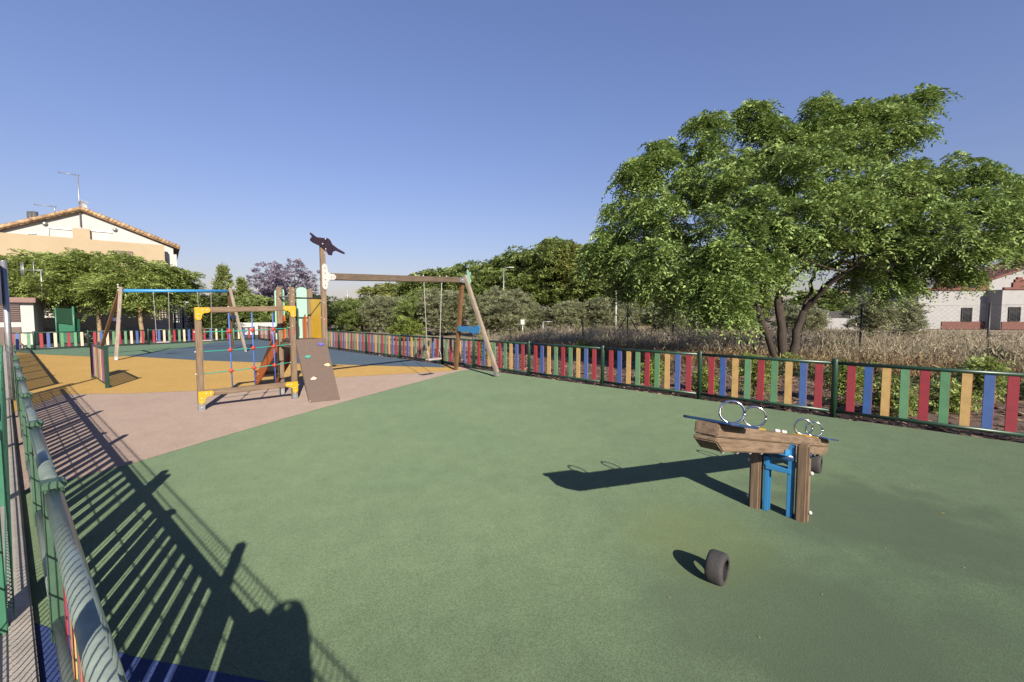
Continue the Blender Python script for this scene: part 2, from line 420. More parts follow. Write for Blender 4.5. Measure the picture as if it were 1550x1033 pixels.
# ------------------------------------------------------------------ coloured slat fences
SLATS = [0, 1, 2, 3, 0, 3, 2, 1, 0]
def fence(name, label, pts, h, skip=(), railm='green', postm='green', slats=('red', 'blue', 'yellow', 'sgreen'), nsl=9, square=False, posts=None, rr=.025, sw=.098, group='coloured slat fences'):
    """pts: post feet; one slat_panel and two rails per bay"""
    t = thing(name, label, 'fence', pts[0], group)
    Z = Vector((0, 0, 1))
    for i, p in enumerate(pts):
        p = Vector(p)
        d = (Vector(pts[min(i + 1, len(pts) - 1)]) - Vector(pts[max(i - 1, 0)])).normalized()
        b = MB()
        if square:
            rot = Matrix((d, Z.cross(d), Z)).transposed()
            b.box(p + Z * (h / 2 - .02), (.06, .07, h + .02), rot=rot)
            b.box(p + Z * (h - .01), (.085, .086, .035), rot=rot)
            b.build('post', MT[postm], t, .006)
        else:
            b.tube([p - Z * .04, p + Z * (h - .012), p + Z * (h + .004), p + Z * (h + .012)], [.04, .04, .034, .016], n=16)
            b.build('post', MT[postm], t)
    for i in range(len(pts) - 1):
        if i in skip: continue
        a, c = Vector(pts[i]), Vector(pts[i + 1]); L = (c - a).length; d = (c - a).normalized()
        nn = Z.cross(d)
        for nm, z in (('top_rail', h - .055), ('bottom_rail', .085)):
            b = MB(); b.tube([a + d * .03 + Z * z, c - d * .03 + Z * z], rr, n=12)
            b.build(nm, MT[railm], t)
        b = MB(); k = nsl if L > 1.7 else max(4, int(round(L / .215)) - 1)
        rot = Matrix((d, nn, Z)).transposed()
        for j in range(k):
            s = L * (j + 1) / (k + 1)
            z0, z1 = .10, h - .07
            q = a + d * s + nn * random.uniform(-.002, .002) - nn * (.016 if square else 0)
            b.box(q + Z * ((z0 + z1) / 2), (sw, .022, z1 - z0), mi=SLATS[j % 9], rot=rot @ Matrix.Rotation(random.uniform(-.006, .006), 3, 'Y'))
        b.build('slat_panel', [MT[x] for x in slats], t, .004)
    return t
rx = [8.9, 7.5, 6.1, 4.745, 3.36, 1.92, .42, -1.07, -2.13, -3.85, -5.6, -7.35, -9.1, -10.8, -12.5, -14.0, -15.4]
fence('slat_fence', 'long dark green tube fence with multicoloured slats beside the brown soil bed',
      [(x, 11.11 - x, 0) for x in rx], .85)
ff = [(-20.75, 17.85), (-20.2, 18.4), (-19.27, 19.8), (-18.1, 21.68), (-16.97, 23.57), (-15.5, 26.2)]
fence('slat_fence', 'far short fence with cream and pastel slats in front of the white wall and trees', [(x, y, 0) for x, y in ff], .80,
      slats=('red', 'blue', 'cream', 'sgreen'), skip=(), sw=.10)
lf = [LF(s, .113) for s in (-4.15, -2.45, -.75)] + [LF(s, .113) for s in (1.10, 2.86, 4.56, 6.26, 7.96, 9.66, 11.4)] + [LF(s, .113) for s in (12.5, 14.4, 16.3, 18.2, 20.1, 22.0, 23.9, 26.9)]
fence('slat_fence', 'low fence with pale worn grey top rail running along the kerb beside the wire mesh', [tuple(p) for p in lf], .74, skip=(9,),
      railm='rail', postm='greenpost', square=True, rr=.031, sw=.088)
gl, gr = G(141.5, 573), G(163, 588)
fence('slat_barrier', 'short free-standing slat barrier alone on the yellow rubber floor', [tuple(gl), tuple(gr)], .85, square=True, sw=.11, group='coloured slat fences')

# ------------------------------------------------------------------ welded wire mesh fence on the kerb
def mesh_fence(name, label, s0, s1, off, h, group=None, first=0):
    t = thing(name, label, 'fence', LF(s0, off, .03), group)
    n = max(1, int(round(abs(s1 - s0) / 2.1)))
    Z = Vector((0, 0, 1)); rot = Matrix((U_, N_, Z)).transposed()
    for i in range(first, n + 1):
        s = s0 + (s1 - s0) * i / n
        b = MB(); b.box(LF(s, off - .045, h / 2 + .06), (.06, .05, h + .12), rot=rot); b.build('post', MT['greenmesh'], t, .004)
    for i in range(n):
        a = s0 + (s1 - s0) * i / n + .01; c = s0 + (s1 - s0) * (i + 1) / n - .01
        b = MB()
        zs = [.07, .12, .30, .48, .66, .84, h - .10, h - .03]
        for z in zs:
            o2 = off - (.022 if z in (.12, h - .10) else 0)
            b.box(LF((a + c) / 2, o2, z), (c - a, .006, .006), rot=rot)
        m = int((c - a) / .05)
        for k in range(m + 1):
            s = a + (c - a) * k / m
            prof = [(off, .05), (off, .09), (off - .022, .12), (off, .15), (off, h - .14), (off - .022, h - .10), (off, h - .06), (off, h + .0)]
            b.tube([LF(s, q, z) for q, z in prof], .0026, n=4)
        b.build('wire_panel', MT['greenmesh'], t)
    return t
mesh_fence('wire_mesh_fence', 'green welded wire mesh fence standing on the kerb left of the slat fence', 3.12, 11.5, -.03, 1.05)
mesh_fence('wire_mesh_fence', 'green wire mesh fence set back behind the photographer spot', -5.2, 3.05, -.13, 1.18)

# sign on a pole beside the gate gap
pb = G(19.5, 607)
t = thing('sign_pole', 'grey pole with a dark sign plate seen edge on beside the fence gap', 'sign', pb)
b = MB(); b.tube([pb, pb + Vector((0, 0, 2.42))], .042, n=14); b.sphere(pb + Vector((0, 0, 2.42)), .042, n=14, m=6, sc=(1, 1, .4)); b.build('pole', MT['zinc'], t)
sd = Vector((-.80, .60, 0)); sn = Vector((.60, .80, 0))
rot = Matrix((sd, sn, Vector((0, 0, 1)))).transposed()
b = MB(); b.box(pb + Vector((-.02, -.09, 2.02)) + sd * .05, (.62, .05, .70), rot=rot); b.build('sign_plate', MT['signblue'], t, .004)
b = MB(); b.box(pb + Vector((-.02, -.09, 2.02)) + sd * .05 - sn * .035, (.56, .012, .64), rot=rot); b.build('sign_face', MT['white'], t, .003)

# ------------------------------------------------------------------ seesaw
Z = Vector((0, 0, 1))
piv = Vector((2.015, 3.225, 0))
bd = Vector((-.72, -.694, 0)).normalized()             # towards the raised end
sdv = Vector((bd.y, -bd.x, 0))                          # axle direction (roughly towards the camera's left)
t = thing('seesaw', 'wooden seesaw tilted down to the far side on a blue steel stand', 'seesaw', piv)
zc = .545; slope = .232
def SB(L, lat=0.0, up=0.0):
    dirv = (bd + Z * slope).normalized(); nrm = (Z - bd * slope).normalized()
    return piv + Z * zc + dirv * L + sdv * lat + nrm * up
bdir = (bd + Z * slope).normalized(); bn = (Z - bd * slope).normalized()
# beam with chamfered ends
b = MB(); Lh = 1.42; w = .062; hh = .072
for prof in ([(-Lh, hh), (-Lh, .003), (Lh, .003), (Lh, hh)], [(-Lh, -.001), (-Lh, -hh * .35), (-Lh + .10, -hh), (Lh - .10, -hh), (Lh, -hh * .35), (Lh, -.001)]):
    b.prism(prof, (0, 0, 0), Vector((1, 0, 0)), Vector((0, 0, 1)), Vector((0, 1, 0)), w * 2)
o = b.build('beam', MT['wood'], None, .006)
mw = Matrix((bdir, sdv, bn)).transposed().to_4x4(); mw.translation = piv + Z * zc
o.matrix_basis = mw; o.parent = t; o.matrix_parent_inverse = Matrix.Translation(-WL[t.name]); WL[o.name] = piv + Z * zc
for sgn in (1, -1):
    st = .155
    p = piv + sdv * sgn * st
    beam('stand_post', p - Z * .03, p + Z * .565, .088, .078, MT['wood'], t, .014, up=sdv)
    q = piv + sdv * sgn * (st - .062)
    b = MB(); rot = Matrix((bd, sdv, Z)).transposed()
    b.box(q + Z * .27, (.05, .012, .54), rot=rot); b.box(q + Z * .27 - sdv * sgn * .018 + bd * .022, (.008, .03, .54), rot=rot); b.box(q + Z * .27 - sdv * sgn * .018 - bd * .022, (.008, .036, .54), rot=rot)
    b.build('stand_channel', MT['skyblue'], t, .003)
    for z in (.07, .36): bolt(p + sdv * sgn * .05 + Z * z, t, MT['white'], .015)
    b = MB(); c = p + sdv * sgn * .0412 + Z * .49
    b.tube([c, c + sdv * sgn * .004], .022, n=14); b.build('badge', MT['deepblue'], t)
b = MB(); rot = Matrix((bd, sdv, Z)).transposed()
b.box(piv + Z * .345, (.07, .172, .035), rot=rot); b.build('cross_bar', MT['skyblue'], t, .004)
b = MB(); b.tube([piv + Z * .445 - sdv * .10, piv + Z * .445 + sdv * .10], .034, n=16); b.build('axle', MT['deepblue'], t)
rotb = Matrix((bdir, sdv, bn)).transposed()
b = MB(); b.box(SB(0, 0, -hh - .008), (.26, .15, .012), rot=rotb)
for s in (1, -1): b.prism([(-.13, -.012), (.13, -.012), (.13, .03), (.02, .03), (0, .0), (-.02, .03), (-.13, .03)], SB(0, s * .069, -hh), bdir, bn, sdv, .008)
b.build('saddle', MT['skyblue'], t, .002)
for s in (1, -1):
    # seat plate: a rounded rectangle
    b = MB(); pl = []
    for cx_, cy_, a0 in ((.15, .10, 0), (-.15, .10, 90), (-.15, -.10, 180), (.15, -.10, 270)):
        for k in range(5):
            a = R(a0 + 22.5 * k); pl.append((cx_ + .05 * math.cos(a), cy_ + .05 * math.sin(a)))
    b.prism(pl, SB(s * 1.22, 0, hh + .009), bdir, sdv, bn, .014)
    b.build('seat_plate', MT['deepblue'], t, .004)
    for L in (1.07, .66):
        b = MB(); b.box(SB(s * (L - .01), 0, hh + .005), (.17, .10, .009), rot=rotb); b.build('ring_plate', MT['yplastic'], t, .002)
        b = MB(); c = SB(s * L, 0, hh + .076); ringx = (bdir * .72 + sdv * .69).normalized() if False else bdir
        ringx = (Vector((1, -.35, 0))).normalized()
        b.tube([c + (ringx * math.cos(a) + Z * math.sin(a)) * .066 for a in [2 * math.pi * k / 28 for k in range(28)]] + [c + ringx * .066, ], .0075, n=8)
        b.build('grip_ring', MT['steel'], t)
    for k in range(7): bolt(SB(s * (.55 + .115 * k), sdv.length * -.0 + (.03 if k % 2 else -.03), -hh - .004), t, MT['white'], .013)
for L in (.06, .12, .24, .30): bolt(SB(L - .16, 0, hh + .008), t, MT['white'], .015)

def tyre(label, p, ax, r, wd):
    b = MB(); n = 40
    prof = [(-.5, .62), (-.5, .80), (-.46, .93), (-.36, 1.0), (-.2, 1.012), (0, 1.016), (.2, 1.012), (.36, 1.0), (.46, .93), (.5, .80), (.5, .62), (.40, .70), (-.40, .70)]
    m = len(prof); vs = []; fs = []
    u = ax.cross(Z)
    for i in range(n):
        a = 2 * math.pi * i / n
        dd = u * math.cos(a) + Z * math.sin(a)
        for (x, q) in prof: vs.append(p + ax * x * wd + dd * q * r)
    for i in range(n):
        for k in range(m): fs.append((i * m + k, i * m + (k + 1) % m, ((i + 1) % n) * m + (k + 1) % m, ((i + 1) % n) * m + k))
    b.add(vs, fs, 0, False)
    o = b.build('tyre', MT['tyre'], None)
    for f in o.data.polygons: f.use_smooth = True
    return tag(o, label, 'tyre', 'half-buried seesaw tyres')
ty_ax = Vector((.75, -.66, 0)).normalized()
tyre('half-buried black tyre standing alone on the green floor in front of the seesaw', G(1085, 877) + Z * .068, ty_ax, .09, .095)
tyre('half-buried black tyre under the lowered far end of the seesaw', Vector((2.92, 4.12, .068)), ty_ax, .097, .10)

# ------------------------------------------------------------------ climbing tower with net frame, ramp and slide
A = Vector((-4.88, 6.78, 0)); B = Vector((-3.89, 7.73, 0)); Wv = Vector((.43, .31, 0)); Vv = Vector((-.45, .42, 0))
Dp = B + Wv; Cp = B + Vv; Ep = B + Wv + Vv
t = thing('play_tower', 'brown timber climbing tower with rope net, ramp, slide and star post', 'play tower', B)
def foot(p, parent, up):
    b = MB(); b.box(Vector(p) + Z * .065, (.085, .085, .13), rot=Matrix((up, Z.cross(up), Z)).transposed()); b.build('metal_foot', MT['zinc'], parent, .004)
fr = (B - A).normalized(); pn = Vector((fr.y, -fr.x, 0))    # pn: towards the camera
wv = Wv.normalized(); vv = Vv.normalized()
for p, h, u, mk in ((A, 1.62, fr, 'wood'), (B, 1.99, fr, 'wood'), (Cp, 2.02, wv, 'wood'), (Dp, 2.80, wv, 'wood'), (Ep, 2.0, wv, 'wood')):
    beam('post', p + Z * .10, p + Z * h, .088, .088, MT[mk], t, .012, up=u)
    foot(p, t, u)
    for z in (.05, .10): bolt(p + pn * .046 + Z * z, t, MT['white'], .010)
beam('top_beam', A + fr * .046 + Z * 1.575, B - fr * .046 + Z * 1.615, .085, .085, MT['wood'], t)
beam('bottom_beam', A + fr * .046 + Z * .265, B - fr * .046 + Z * .275, .085, .085, MT['wood'], t)
# yellow corner brackets
def bracket(c, sx, sy, name='corner_bracket', mat='yplastic'):
    pl = [(-.055, .05), (.17, .05), (.20, .02), (.20, -.02), (.17, -.05), (.10, -.055), (.06, -.095), (.055, -.15), (.03, -.19), (-.02, -.19), (-.055, -.16)]
    b = MB(); b.prism([(x * sx * .8, y * sy * .84) for x, y in pl], c + pn * .052, fr, Z, pn, .016)
    o = b.build(name, MT[mat], t, .003)
    for x, y in ((.06, 0), (.12, 0), (0, -.07), (0, -.125)): bolt(c + pn * .062 + fr * x * sx + Z * y * sy, t, MT['white'], .012)
bracket(A + Z * 1.575, 1, 1); bracket(B + Z * 1.615, -1, 1); bracket(A + Z * .265, 1, 1); bracket(B + Z * .275, -1, 1)
# net
ln = (B - A).length
net_t = [.30, .54, .77]; net_z = [(1.235, 1.27), (.925, .98), (.575, .66)]
def rope(pts, r, n, mat, parent, name): 
    b = MB(); b.tube(pts, r, n=n); return b.build(name, MT[mat], parent)
def netp(k, z): return A + fr * ln * k + Z * z
for k in net_t:
    rope([netp(k, 1.535), netp(k + .004, .95), netp(k + .012, .31)], .0095, 7, 'rope_blue', t, 'net_rope')
    for zz, up in ((1.63, 1), (.245, -1)): bolt(netp(k, zz), t, MT['white'], .013)
for z0, z1 in net_z:
    pts = [A + fr * (.04 + (ln - .08) * i / 8) + Z * (z0 + (z1 - z0) * i / 8 - .012 * math.sin(math.pi * i / 8)) for i in range(9)]
    rope(pts, .008, 7, 'rope_teal', t, 'net_rope')
    for k in net_t:
        z = z0 + (z1 - z0) * k - .01
        b = MB(); c = netp(k + .006 * (1.3 - z), z); b.sphere(c, .027, n=10, m=6); b.tube([c - fr * .036, c + fr * .036], .015, n=8); b.tube([c - Z * .036, c + Z * .036], .015, n=8)
        b.build('net_joint', MT['redplastic'], t)
    bolt(A - fr * .05 + Z * z0, t, MT['white'], .013); bolt(B - fr * .05 + Z * z1, t, MT['white'], .010)
# deck
zd = 1.06
b = MB(); ctr = B + Wv / 2 + Vv / 2; rotw = Matrix((wv, vv, Z)).transposed()
b.box(ctr + Z * (zd - .025), (Wv.length - .02, Vv.length + .02, .04), rot=rotw); b.build('deck', MT['ramp'], t, .004)
for a_, c_ in ((B, Cp), (Dp, Ep), (B, Dp), (Cp, Ep)):
    d_ = (c_ - a_).normalized(); beam('deck_joist', a_ + d_ * .045 + Z * (zd - .10), c_ - d_ * .045 + Z * (zd - .10), .045, .09, MT['wood'], t, .005)
# climbing ramp
rt0 = B + wv * .02 - vv * .05 + Z * (zd + .0); rt1 = Dp - wv * .0 - vv * .05 + Z * (zd + .01)
bl = G(468.5, 610.5); br = G(515, 605.5)
rdir = ((bl + br) / 2 - (rt0 + rt1) / 2).normalized(); rw = ((rt1 - rt0).normalized() + (br - bl).normalized()).normalized()
rn = rdir.cross(rw); rn = rn if rn.z > 0 else -rn
b = MB(); th = .035
tp = [rt0, rt1, br + Z * .004, bl + Z * .004]; bt = [p - rn * th for p in tp]; bt[2].z = max(bt[2].z, .003); bt[3].z = max(bt[3].z, .003)
b.add(tp + bt, [(0, 1, 2, 3), (7, 6, 5, 4), (0, 4, 5, 1), (1, 5, 6, 2), (2, 6, 7, 3), (3, 7, 4, 0)])
b.build('climbing_ramp', MT['ramp'], t, .004)
sb = MB(); 
for (p0, p1) in ((rt0, bl), (rt1, br)):
    dd = (p1 - p0).normalized()
beam('ramp_runner', rt0 - rn * .062 + rw * .012, bl - rn * .062 + rw * .012 + Z * .05 - rdir * .03, .024, .05, MT['woodgrey'], t, .004, up=rn)
beam('ramp_runner', rt1 - rn * .062 - rw * .03, br - rn * .062 - rw * .03 + Z * .05 - rdir * .03, .024, .05, MT['woodgrey'], t, .004, up=rn)
bolt(bl + rn * .006 - rdir * .03 + rw * .012, t, MT['white'], .010)
def ramp_pt(u, v): return (rt0 * (1 - u) + rt1 * u) * (1 - v) + (bl * (1 - u) + br * u) * v
for (u, v, mk) in ((.78, .10, 'hold_blue'), (.27, .29, 'hold_teal'), (.83, .44, 'hold_beige'), (.29, .64, 'hold_pink')):
    b = MB(); c = ramp_pt(u, v)
    pl = [(.045 * math.cos(a) * (1 + .25 * math.sin(2 * a + u * 9)), .03 * math.sin(a) * (1 + .25 * math.cos(3 * a + v * 7))) for a in [2 * math.pi * k / 14 for k in range(14)]]
    b.prism(pl, c + rn * .012, rw, rdir, rn, .026)
    b.build('climbing_hold', MT[mk], t, .006)
    bolt(c + rn * .026 + rw * .008, t, MT['zinc'], .008)
# rails and panels
def bar(p0, p1, r, mk, nm):
    b = MB(); b.tube([p0, p1], r, n=10); return b.build(nm, MT[mk], t)
bar(B + wv * .045 + Z * 1.80, Dp - wv * .045 + Z * 1.80, .016, 'dark', 'guard_rail')
bar(B + vv * .045 + Z * 1.83, Cp - vv * .045 + Z * 1.83, .016, 'zinc', 'guard_rail')
def panel(a_, c_, off, z0, z1, mk, rtop=0.0, th=.019, f0=.0, f1=1.0):
    d_ = (c_ - a_).normalized(); L = (c_ - a_).length; n_ = Vector((d_.y, -d_.x, 0))
    x0, x1 = L * f0, L * f1
    pl = [(x0, z0), (x1, z0)]
    if rtop:
        for k in range(9): an = math.pi * k / 8; pl.append(((x0 + x1) / 2 + (x1 - x0) / 2 * math.cos(an), z1 - rtop + rtop * math.sin(an)))
    else: pl += [(x1, z1), (x0, z1)]
    b = MB(); b.prism(pl, a_ + n_ * off, d_, Z, n_, th)
    return b.build('side_panel', MT[mk], t, .003)
panel(Ep, Dp, 0, zd + .0, 1.80, 'ypanel', f0=.1, f1=.9)
panel(Cp, Ep, -.058, zd - .02, 2.03, 'mint', rtop=.05, f0=.58, f1=.93)
panel(Cp, Ep, -.058, zd - .02, 1.98, 'mint', rtop=.05, f0=-.12, f1=.12)
panel(Cp, B, -.058, zd - .02, 1.98, 'mint', rtop=.05, f0=-.06, f1=.14)
for p, zs in ((B, (1.94, 1.85, 1.73, 1.30)), (Cp, (1.90, 1.80, 1.62, 1.25)), (Dp, (1.72, 1.42, 2.62))):
    for z in zs: bolt(p + pn * .048 + Z * z + fr * (.015 if z > 1.8 else -.015), t, MT['white'], .011)
    for z in zs[:2]: bolt(p - fr * .046 + Z * (z + .03), t, MT['white'], .011)
# painted scrawls on two posts
for p, z in ((B, 1.25), (Dp, 1.42)):
    b = MB(); c = p + pn * .0455 + Z * z
    b.tube([c + fr * x + Z * y for x, y in ((-.02, .06), (-.01, .03), (.01, .05), (.015, .01), (0, -.02), (.012, -.06), (-.01, -.09), (-.015, -.05))], .004, n=5)
    b.build('painted_scrawl', MT['redplastic'], t)
# slide
s0 = (Cp + Ep) / 2 + vv * .06 - wv * .03; s1 = s0 + vv * 1.62; hw = .17
b = MB()
def sl(u): # profile along the slide
    if u < .12: return zd + .0
    if u > .85: return .20 - (u - .85) * .25
    return zd + (0.20 - zd) * ((u - .12) / .73)
us = [0, .06, .12, .2, .35, .5, .65, .8, .85, .92, 1.0]
vs = []; fs = []
for u in us:
    c = s0 + (s1 - s0) * u + Z * sl(u)
    vs += [c - wv * hw, c + wv * hw, c - wv * hw - Z * .012, c + wv * hw - Z * .012]
for i in range(len(us) - 1):
    a = i * 4; e = a + 4
    fs += [(a, a + 1, e + 1, e), (a + 2, e + 2, e + 3, a + 3), (a, e, e + 2, a + 2), (a + 1, a + 3, e + 3, e + 1)]
b.add(vs, fs); b.build('slide_chute', MT['zinc'], t)
for sgn in (-1, 1):
    top = [(-.0, zd + .34), (.05, zd + .44), (.14, zd + .47), (.22, zd + .40), (.30, zd + .16)]
    pl = [(0, zd - .12)] + [(-.15, zd + .0), (-.17, zd + .38), (-.12, zd + .45)] + top + [(1.62 * .85, .34), (1.60, .31), (1.66, .22), (1.66, .05), (1.54, .0), (1.44, .02), (1.36, .08), (.30, zd - .28), (.14, zd - .12)]
    b = MB(); b.prism(pl, s0 + wv * sgn * (hw + .012), vv, Z, wv, .022); b.build('slide_side', MT['orange'], t, .003)
    for x, z in ((1.5, .1), (1.5, .2), (1.4, .25)): bolt(s0 + wv * sgn * (hw + .025) + vv * x + Z * z, t, MT['white'], .012)
beam('slide_support', s0 + vv * 1.25 + Z * .28 - wv * .19, s0 + vv * 1.25 + Z * .28 + wv * .19, .07, .07, MT['wood'], t)
# star on the tall post
sc_ = Dp + Z * 2.80 - vv * .062
star = []
import cmath
ang0 = 165; arm = [(.33, ang0), (.20, ang0 - 52), (.36, ang0 - 185), (.24, ang0 - 250), (.30, ang0 + 28)]
pts = [(-.27, .19), (-.14, .085), (.02, .075), (.10, .075), (.15, .02), (.18, -.06), (.30, -.15), (.44, -.23), (.45, -.265), (.40, -.265), (.25, -.20), (.19, -.22), (.17, -.31), (.09, -.30), (.03, -.19), (-.10, -.10), (-.23, -.04), (-.285, .005), (-.28, .05), (-.24, .09), (-.29, .16)]
pts = [(x * .80, y * .80 + .03) for x, y in pts]
b = MB(); b.prism(pts, sc_, (wv * .93 + Z * .0 - vv * .36).normalized(), Z, (Vector((wv.y, -wv.x, 0)) * .93 + wv * .36).normalized() if False else (wv * .93 - vv * .36).normalized().cross(Z), .03)
b.build('star_panel', MT['purple'], t, .006)
for x, z in ((-.03, -.02), (.02, .07), (.02, -.11)): bolt(sc_ - vv * .03 + wv * x + Z * z, t, MT['white'], .013)

# swing beam carried by the tower's tall post and an A-frame: one play set with the tower
p0 = Dp + Z * 2.20; p1 = Vector((-1.255, 10.88, 2.36))
sbd = (p1 - p0).normalized()
beam('swing_beam', p0 + sbd * .07, p1, .11, .13, MT['wooddark'], t, .012)
bx = Vector((sbd.x, sbd.y, 0)).normalized(); bnm = Vector((bx.y, -bx.x, 0))
pl = [(-.05, .19), (-.015, .23), (.03, .22), (.05, .17), (.06, .09), (.11, .055), (.18, .055), (.215, .02), (.215, -.02), (.18, -.055), (.11, -.055), (.06, -.09), (.05, -.2), (.02, -.24), (-.02, -.24), (-.05, -.20)]
b = MB(); b.prism(pl, p0 + bnm * .062, bx, Z, bnm, .02); b.build('beam_bracket', MT['white'], t, .004)
for x, y in ((0, .15), (0, .06), (0, -.06), (0, -.16), (.12, 0), (.17, 0)): bolt(p0 + bnm * .074 + bx * x + Z * y, t, MT['dark'], .009)
lr = G(752.5, 571); ll = G(690, 560.5)
apex = p1 + sbd * .05 + Z * .12
beam('leg', ll + Z * .02, p1 + Z * .02 - bnm * .05 + sbd * .07 - Z*.1, .095, .095, MT['woodbrown'], t, .012, up=sbd)
beam('leg', lr + Z * .10, apex + bnm * .01 + sbd*.06, .095, .095, MT['woodgrey'], t, .012, up=sbd)
ld = (lr - apex).normalized()
beam('leg_foot', lr + Z * .0, lr - ld * .16, .085, .085, MT['zinc'], t, .004, up=sbd)
b = MB(); b.box(p1 + Z * .0 + bnm * .07 - sbd * .03, (.18, .02, .12), rot=Matrix((bx, bnm, Z)).transposed()); b.build('beam_bracket', MT['zinc'], t, .004)
for x in (-.05, -.03): bolt(p1 + bnm * .085 + sbd * x, t, MT['white'], .012)
pl = [(0, .10), (.06, .04), (.13, .03), (.12, -.04), (.10, -.10), (.13, -.20), (.12, -.25), (.06, -.27), (0, -.2)]
b = MB(); b.prism([(x, y) for x, y in pl], apex + bnm * .06 + sbd * .09 + Z * .04, bnm, Z, sbd, .018); b.build('star_panel', MT['mint'], t, .003)
# blue cross brace panel between the legs
la = ll + (apex - ll) * .47; lb = lr + (apex - lr) * .47
pl = [(-.22, .05), (-.12, .03), (0, .045), (.10, .02), (.20, .07), (.25, .02), (.22, -.09), (.12, -.11), (0, -.07), (-.12, -.08), (-.22, -.07)]
xd = (lb - la).normalized(); kk = (lb - la).length / .47
b = MB(); b.prism([(x * kk, y * 1.25) for x, y in pl], (la + lb) / 2 - sbd * .05, xd, Z, sbd, .02); b.build('brace_panel', MT['skyblue'], t, .003)
for f in (.60, .66, .80, .86): bolt(p0 + (p1 - p0) * f + Z * .078, t, MT['chrome'], .02)
def swing_seat(label, pa, pc, zs, group):
    """a flat seat on two chains"""
    e = thing('swing', label, 'swing', ((pa + pc) / 2), group)
    d_ = Vector(((pc - pa).x, (pc - pa).y, 0)).normalized(); n_ = Vector((d_.y, -d_.x, 0))
    m = Vector(((pa.x + pc.x) / 2, (pa.y + pc.y) / 2, zs))
    b = MB(); pl = [(-.20, -.06), (-.17, -.085), (.17, -.085), (.20, -.06), (.20, .06), (.17, .085), (-.17, .085), (-.20, .06)]
    b.prism(pl, m, d_, n_, Z, .035); b.build('seat', MT['seatm'], e, .008)
    for pp, s in ((pa, -1), (pc, 1)):
        q = m + d_ * .19 * s + Z * .22
        bb = MB(); n = 40
        pts = [pp + (q - pp) * i / n for i in range(n + 1)]
        bb.tube(pts, [.011 if i % 2 else .007 for i in range(n + 1)], n=6)
        bb.tube([q, q + n_ * .03 - Z * .1, m + d_ * .19 * s + n_ * .06 + Z * .01], .006, n=5); bb.tube([q, q - n_ * .03 - Z * .1, m + d_ * .19 * s - n_ * .06 + Z * .01], .006, n=5)
        bb.build('chain', MT['chrome'], e)
        h = MB(); h.sphere(pp, .028, n=8, m=6); h.build('hanger', MT['chrome'], e)
    return e
fa = p0 + (p1 - p0) * .665 - Z * .085; fb = p0 + (p1 - p0) * .815 - Z * .085
swing_seat('pale flat swing seat on chains under the dark timber beam', fa, fb, .47, 'flat swing seats')

# ------------------------------------------------------------------ blue-beamed swing frame
t2 = thing('swing_set', 'timber swing frame with a sky blue steel beam on the far yellow and blue floor', 'swing frame', (-13.0, 16.5, 0))
al = D(186, 440.5, 15.2); ar = D(344.5, 441, 17.6)
hb = (ar - al).normalized(); hn = Vector((hb.y, -hb.x, 0)).normalized()
b = MB(); b.tube([al, ar], .06, n=16); b.build('crossbeam', MT['skyblue'], t2)
def leg(foot_, top, mk):
    beam('leg', foot_ + (top - foot_) * .04, top, .10, .10, MT[mk], t2, .012, up=hb)
    d_ = (top - foot_).normalized(); beam('leg_foot', foot_, foot_ + d_ * .14, .085, .085, MT['zinc'], t2, .004, up=hb)
leg(G(175.5, 546), al + Z * .12 + hn * .04 - hb * .06, 'woodgrey'); leg(G(150, 536), al + Z * .06 - hn * .05 - hb * .06, 'woodbrown')
leg(G(372, 533), ar + Z * .12 + hn * .04 + hb * .06, 'woodgrey'); leg(G(352, 528.5), ar + Z * .06 - hn * .06 + hb * .06, 'woodbrown')
bolt(al + Z * .12 - hb * .12 + hn * .02, t2, MT['white'], .03); bolt(al + Z * .02 - hb * .12 + hn * .02, t2, MT['white'], .03); bolt(al + Z * .2 - hb * .12, t2, MT['white'], .03)
for tp_, l1, l2 in ((al, G(175.5, 546), G(150, 536)), (ar, G(372, 533), G(352, 528.5))):
    a_ = l1 + (tp_ - l1) * .58; c_ = l2 + (tp_ - l2) * .58
    b = MB(); d_ = (c_ - a_).normalized(); b.prism([(-.1, .05), ((c_ - a_).length + .1, .05), ((c_ - a_).length + .1, -.07), (-.1, -.07)], a_, d_, Z, hb, .03); b.build('brace_panel', MT['deepblue'], t2, .004)
for f0, f1, zs, lb_ in ((.26, .40, .50, 'pale flat swing seat nearest the left leg of the blue-beamed swing'), (.68, .82, .50, 'pale flat swing seat under the right half of the blue beam')):
    swing_seat(lb_, al + (ar - al) * f0 - Z * .07, al + (ar - al) * f1 - Z * .07, zs, 'flat swing seats')

